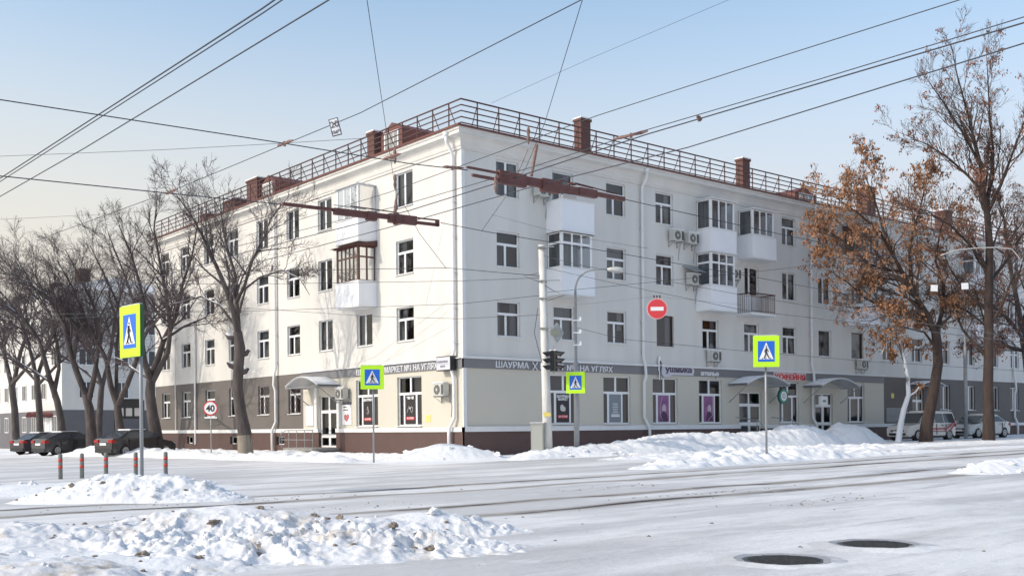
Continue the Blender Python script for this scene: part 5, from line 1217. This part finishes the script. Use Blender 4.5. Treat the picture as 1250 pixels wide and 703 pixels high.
    z0, z1 = zb+.05, zr-.13; yb = lambda z: wb+(wt_-wb)*(z-zb)/(zr-.05-zb)
    for s in (-1, 1):
        for a0, a1 in cuts[:]:
            b0 = max(a0+.03, fz(gx0, zb, rx0, zr-.05, z1)+.10); b1 = min(a1-.0, fz(gx1, zb, rx1, zr-.07, z1)-.08)
            if b1-b0 < .05: b0, b1 = (max(b0, a0), max(b0, a0)+.06) if a0 > 0 else (b1-.02, b1)
            m = MB(); m.face([(a0, s*(yb(z0)+.012), z0), (a1, s*(yb(z0)+.012), z0), (b1 if a1 > .6 else a1, s*(yb(z1)+.012), z1), (b0 if a0 < gx0+.3 else a0, s*(yb(z1)+.012), z1)]); m.build('side_window', cglass, t, local=True, fix=False)
    for x in (xf, xr):
        for s in (-1, 1):
            m = MB(); y = s*(hw-.10); m.tube([(x, y-.09, .31), (x, y-.1+.02, .31), (x, y+.08, .31), (x, y+.09, .31)], [wr-.03, wr, wr, wr-.04], 24); w_ = m.build('wheel', tyre, t, local=True)
            m = MB(); m.disc((x, y+s*.091, .31), wr*.66, (0, s, 0), 20, .006); m.build('rim', rimm, w_, local=True)
            m = MB()
            for q in range(5): an = q*1.2566; m.box(x+.11*math.cos(an)-.03, x+.11*math.cos(an)+.03, y+s*.098-.001, y+s*.098+.001, .31+.11*math.sin(an)-.03, .31+.11*math.sin(an)+.03)
            m.build('spoke_gap', black, w_, local=True)
            m = MB(); m.disc((x, s*(hw-.24), .30), wr+.055, (0, s, 0), 20, .01); m.build('wheel_arch', black, t, local=True)
    e = hwid(a-.1, .65)
    for s in (-1, 1):
        m = MB(); m.box(a-.42, a-.035, s*(e-.02) if s < 0 else s*(e-.36), s*(e-.36) if s < 0 else s*(e-.02), .60, .735); m.build('headlight', hl, t, local=True, bevel=.03)
        er = hwid(-a+.1, .8)
        if kind == 'van': m = MB(); m.box(-a+.0, -a+.16, min(s*(er-.12), s*(er+.02)), max(s*(er-.12), s*(er+.02)), .78, 1.25)
        else: m = MB(); m.box(-a+.0, -a+.28, min(s*(er-.36), s*(er+.012)), max(s*(er-.36), s*(er+.012)), .74, .92)
        m.build('taillight', tl, t, local=True, bevel=.02)
        m = MB(); m.box(.75, .93, min(s*(hw-.02), s*(hw+.16)), max(s*(hw-.02), s*(hw+.16)), .98, 1.10); m.build('mirror', paint if kind != 'van' else black, t, local=True, bevel=.025)
        m = MB()
        for x in ((-.05, -.95) if kind != 'van' else (.05, -.85)): m.box(x, x+.16, min(s*(hw-.03), s*(hw+.012)), max(s*(hw-.03), s*(hw+.012)), .84, .87)
        m.build('door_handle', black, t, local=True)
        m = MB()
        for x in (.78, -.25, -1.12): m.box(x, x+.012, min(s*(hw*.955), s*(hw+.003)), max(s*(hw*.955), s*(hw+.003)), .32, .93)
        m.build('door_gap', black, t, local=True)
    m = MB(); m.box(a-.03, a+.015, -.45, .45, .52, .60); m.box(a-.02, a+.02, -.55, .55, .30, .42); m.build('grille', black, t, local=True, bevel=.01)
    m = MB(); m.box(a+.016, a+.03, -.26, .26, .43, .54); m.build('number_plate', whites, t, local=True)
    m = MB(); m.box(-a-.004, -a+.06, -.26, .26, .62 if kind != 'van' else .7, .74 if kind != 'van' else .82); m.build('number_plate', whites, t, local=True)
    m = MB(); m.box(-a-.0, -a+.2, -hwid(-a, .3)*.98, hwid(-a, .3)*.98, .22, .40); m.build('rear_bumper', black if paint is not CW else paint, t, local=True, bevel=.02)
    m = MB(); m.box(-a+.3, a-.3, -hw*.93, hw*.93, .18, .30); m.build('sill', black, t, local=True)
    if kind == 'van':
        m = MB()
        for s in (-1, 1): m.tube([(-a+.5, s*.55, H_+.0), (-a+.6, s*.55, H_+.07), (.3, s*.55, H_+.06), (.4, s*.55, H_-.02)], .018, 6)
        m.build('roof_rail', black, t, local=True)
    if stripes:
        rs_ = mat('stripe_red', (.35, .03, .05), .4)
        for s in (-1, 1):
            m = MB(); y0 = s*(hw+.004); y1 = s*(hw+.008); y0, y1 = min(y0, y1), max(y0, y1)
            m.box(-1.15, .75, y0, y1, .62, .70); m.box(-1.15, .75, y0, y1, .50, .54); m.prism([(-1.15, .62), (-1.15, .70), (-1.6, .95), (-1.7, 1.0), (-1.8, 1.0), (-1.55, .80)], y0, y1, 1)
            m.prism([(-1.45, .48), (-1.35, .48), (-1.85, 1.0), (-2.0, 1.0), (-1.75, .72)], y0, y1, 1); m.build('red_stripe', rs_, t, local=True)
    m = MB(); m.box(rx0+.1, rx1-.1, -wt_*.8, wt_*.8, H_-.05, H_+.038); m.build('roof_snow', snowm, t, local=True, bevel=.02)
    return t
def paint(nm, c, r=.25): 
    p = mat(nm, c, r); p.node_tree.nodes['Principled BSDF'].inputs['Coat Weight'].default_value = .5; return p
CW = paint('white_paint', (.58, .555, .52)); CB = paint('black_paint', (.026, .025, .028)); CG = paint('dark_grey_paint', (.045, .046, .05)); CS = paint('dark_purple_paint', (.03, .022, .03)); CW2 = paint('pale_paint_grey', (.50, .52, .51))
def pxX(x, D): return PX(x, D)
car('parked_car', 'pale beige estate car with dark red stripes parked behind the crooked tree', pxX(1131, 60.5)+.1, 61.5, R_(180+33), 'van', CW, 4.45, 1.72, 1.66, zoff=-.02, stripes=True)
car('parked_car', 'pale grey sedan parked to the right of the striped estate car', pxX(1207, 64)+.1, 65.5, R_(180+33), 'sedan', CW2, 4.3, 1.7, 1.45, zoff=-.02)
car('parked_car', 'black car nearest to the bare tree, its rear towards the street', pxX(153, 57), 58.6, R_(58), 'sedan', CB, 4.3, 1.75, 1.45, zoff=.0)
car('parked_car', 'dark grey car in the middle of the three parked at the left', pxX(78, 66), 66.8, R_(56), 'hatch', CG, 4.3, 1.75, 1.45, zoff=.0)
car('parked_car', 'dark car with red tail lights leftmost of the parked cars', pxX(40, 70), 71.8, R_(60), 'sedan', CS, 4.3, 1.72, 1.45, zoff=.0)

# ------------------------------------------------------------------ neighbouring house at the left
B2 = thing('apartment_building', 'distant pale four storey house behind the bare trees at the left', 'building', (PX(76, 98), 98, -.5))
c2 = Vector((PX(76, 98), 98, -.5))
def T2e(s, o, z): return c2+DR*s+NR*o+Vector((0, 0, z))
def T2l(s, o, z): return c2+DL*s+NL*o+Vector((0, 0, z))
grw = mat('far_grey_plaster', (.15, .145, .155), .9, (.12, .115, .125), .5, .6)
w2 = []
for T, ln, nm in ((T2e, 15, 'e'), (T2l, 60, 'l')):
    m = MB(T); m.face([(0, 0, 3.7), (ln, 0, 3.7), (ln, 0, 15), (0, 0, 15)]); m.build('upper_wall', white, B2, fix=False)
    m = MB(T); m.face([(0, .03, -.5), (ln, .03, -.5), (ln, .03, 3.7), (0, .03, 3.7)]); m.build('lower_wall', grw, B2, fix=False)
    cols = np.arange(2.2, ln-1, 3.3)
    for s in cols:
        for z in (4.8, 7.9, 11.0) + ((1.6,) if nm == 'l' else ()):
            m = MB(T); m.box(s-.7, s+.7, .035, .07, z, z+1.6); f = m.build('window', pvc, B2)
            q = MB(T)
            for a in (-.62, .04): q.box(s+a, s+a+.58, .071, .075, z+.08, z+1.52)
            q.build('pane', cglass, f)
m = MB(); ez = 15.0
P0, P1, P2, P3 = T2l(60, .5, ez), T2l(-.5, .5, ez), T2e(15, .5, ez), T2l(60, -14, ez)
rA, rB = T2l(60, -7, ez+2.2), T2l(6, -7, ez+2.2)
m.v += [P0, P1, P2, P3, rA, rB]; m.f += [[0, 1, 5, 4], [1, 2, 5], [2, 3, 4, 5], [0, 1, 2, 3]]; m.build('roof', snowm, B2, fix=False)
for s, o in ((4, -3), (16, -4), (30, -4)): m = MB(T2l); m.box(s, s+1.2, o-1, o, 15.2, 17.6); m.build('chimney', brick, B2)
m = MB(T2l)
for s in (3.5, 5.6): 
    for k in range(8):
        a0, a1 = math.pi*k/8, math.pi*(k+1)/8; m.face([(s+math.cos(a0), .05, 3.1+.5*math.sin(a0)), (s+math.cos(a1), .05, 3.1+.5*math.sin(a1)), (s+math.cos(a1), 1.4, 3.1+.5*math.sin(a1)), (s+math.cos(a0), 1.4, 3.1+.5*math.sin(a0))])
m.build('door_canopy', mat('maroon_sheet', (.18, .05, .05), .5), B2, fix=False)
m = MB(T2l)
for k in range(5): m.box(3.0+k*.75, 3.6+k*.75, .035, .08, .4, 3.0)
m.build('shop_glazing', trimw, B2)
m = MB(T2e); m.box(9.2, 11.4, .03, 1.2, 3.0, 3.15); m.build('porch_roof', snowm, B2)
q = P(158, 525, 80); t = thing('street_board', 'dark board with pale rows of print standing beyond the trees', 'board', (q.x, q.y, gz(q.x, q.y)-.1), R_(10))
m = MB(); m.box(-1.1, -1.0, -.04, .04, 0, 3.9); m.box(1.0, 1.1, -.04, .04, 0, 3.9); m.build('posts', black, t, local=True)
m = MB(); m.box(-1.0, 1.0, -.05, .05, 2.5, 4.0); m.build('panel', black, t, local=True)
m = MB()
for k in range(3): m.box(-.85+k*.62, -.4+k*.62, -.06, -.051, 2.7, 3.3)
m.build('pale_prints', mat('pale_print', (.45, .43, .42), .6), t, local=True)

# ------------------------------------------------------------------ snow banks and heaps
def N_(s, n):   # point by distance along / in front of the right wing
    v = C0+DR*s+NR*n; return v.x, v.y
def M_(s, n): v = C0+DL*s+NL*n; return v.x, v.y
def bk(label, pts, seed, **k): return snow_bank(label, pts, seed, **k)
bk('long high snow bank along the foot of the shops on the right wing', [(*N_(-2.5, 6.0), 1.0, .15), (*N_(1, 5.4), 1.6, .36), (*N_(3.5, 5.0), 1.9, .5), (*N_(7, 4.8), 2.2, .72), (*N_(11.5, 4.8), 2.2, .66), (*N_(15, 4.8), 2.1, .74), (*N_(17.6, 4.6), 1.9, 1.06), (*N_(19.2, 4.6), 1.6, .75), (*N_(20.6, 4.8), 1.2, .25)], 3)
bk('snow bank in front of the taupe wall between coffee shop and striped estate car', [(*N_(20.4, 3.6), 1.2, .25), (*N_(22.3, 3.6), 1.7, .95), (*N_(24.5, 3.4), 1.7, .85), (*N_(26.2, 3.2), 1.3, .3)], 13)
bk('rough snow ridge thrown up beside the farthest tram rail', [(*N_(-7.5, 16.6), .9, .06), (*N_(-5.5, 16.6), 1.1, .26), (*N_(-3, 16.4), 1.3, .32), (*N_(0, 16.4), 1.3, .28), (*N_(3.5, 16.4), 1.2, .14), (*N_(9, 16.4), 1.1, .06), (*N_(30, 16.2), 1.1, .05)], 23, rough=.8)
bk('broad low churned snow between the farthest tram rail and the shop bank', [(*N_(-3, 11), 1.6, .05), (*N_(3, 11), 3.2, .18), (*N_(9, 11), 3.6, .20), (*N_(15, 11), 3.6, .10), (*N_(24, 11), 3.6, .05), (*N_(45, 11), 3.6, .04)], 27, rough=1.0)
bk('churned snow ridge between the two right hand tram lines', [(8.6, 22.0, .5, .02), (11.5, 24.4, .7, .06), (15, 27.3, .8, .08), (21, 32.3, .8, .06), (30, 40, .8, .05)], 43, rough=.6)
bk('snow bank along the kerb of the left wing', [(*M_(-1.5, 6.2), 1.0, .12), (*M_(3, 6), 1.2, .26), (*M_(8, 6), 1.5, .24), (*M_(12, 5.4), 1.4, .16), (*M_(16, 5.6), 1.5, .42), (*M_(20, 5.8), 1.6, .40), (*M_(26, 6), 1.8, .62), (*M_(29.5, 6), 1.6, .5), (*M_(32, 6.2), 1.4, .1), (*M_(55, 6.5), 1.4, .04)], 53)
bk('snow strip at the foot of the left wing wall', [(*M_(0, 2.2), 2.0, .12), (*M_(9, 2.2), 2.0, .18), (*M_(14, 2.4), 2.0, .22), (*M_(34, 2.4), 2.2, .35), (*M_(50, 2.4), 2.2, .35)], 57)
p = N_(-3.5, 3.0)
snow_heap('smooth white snow mound beside the corner of the building', (PX(545, 40), 40.3), R_(8), 2.6, 1.5, .62, 61, .08, .12, name='snow_heap', lumps=20)
snow_heap('snow heap at the foot of the traffic light pole', (PX(700, 40.5), 40.8), R_(10), 2.8, 1.3, .34, 63, .08, .5, clods=20, lumps=40)
snow_heap('chunky snow heap around the crossing sign pole by the bollards', (PX(160, 18.0), 18.0), R_(-2), 2.3, .9, .52, 71, .02, .42, clods=18, lumps=100, lump=(.02, .05), ridge=.045)
snow_heap('flat snow field on the left behind the chunky heap', (PX(40, 21.5), 21.8), R_(0), 5.0, 2.6, .17, 73, .08, .2, lumps=20)
snow_heap('large dirty foreground snow ridge with ice blocks and clods', (-2.4, 10.4), R_(12), 4.2, 2.6, .36, 81, .02, .13, clods=110, lumps=45, lump=(.015, .06), sm=dsnow, ridge=.075, blobs=[(-2.6, .2, 2.2, 1.2, .75), (-.4, .9, 1.6, .9, 1.0), (1.6, .7, .9, .36, .72), (.9, .5, 1.0, .5, .66), (.2, -.7, 2.0, .8, .5), (-3.5, -1, 1.6, .9, .6), (-1.5, -1.6, 1.5, .6, .45), (1.7, -.3, .8, .5, .28)])
snow_heap('low snow patch at the bottom left corner of the picture', (-3.9, 7.6), R_(5), 2.2, 1.1, .30, 83, .02, .4, clods=15, lumps=60, lump=(.012, .04), sm=dsnow, ridge=.05)
snow_heap('bright snow heap at the right edge beside the road', (PX(1262, 23), 23.5), R_(35), 2.8, 1.0, .34, 91, .03, .3, lumps=40, ridge=.06)
# scattered frozen crumbs on the road (uncountable)
m = MB(); rs = random.Random(77)
spots = [((PX(740, 19), 19.5), 1.2, .35, 40), ((3.2, 17.6), 2.5, .2, 40), ((-3.5, 14.6), 3, .8, 110), ((4.6, 15.5), 1.3, .4, 30), ((2, 12), 5, 4, 25), ((-5, 17), 3, .5, 60)]
for (cx, cy), sx, sy, nn in spots:
    for k in range(nn):
        u, v = rs.gauss(0, sx*.5), rs.gauss(0, sy*.5); X = cx+u*DR.x-v*DR.y; Y = cy+u*DR.y+v*DR.x; r = rs.uniform(.006, .022)*(1+rs.random()**3); z = rz_(X, Y)
        i = len(m.v); m.v += [Vector((X+r*math.cos(a)*rs.uniform(.7, 1.3), Y+r*math.sin(a)*rs.uniform(.7, 1.3), z)) for a in (0, 1.26, 2.5, 3.77, 5.0)]+[Vector((X+rs.uniform(-.5, .5)*r, Y+rs.uniform(-.5, .5)*r, z+r*.6))]
        m.f += [[i+j, i+(j+1) % 5, i+5] for j in range(5)]
tag(m.build('road_crumbs', dirtm, fix=False), 'scattered brown frozen crumbs lying on the icy road', 'frozen dirt', None, 'stuff')
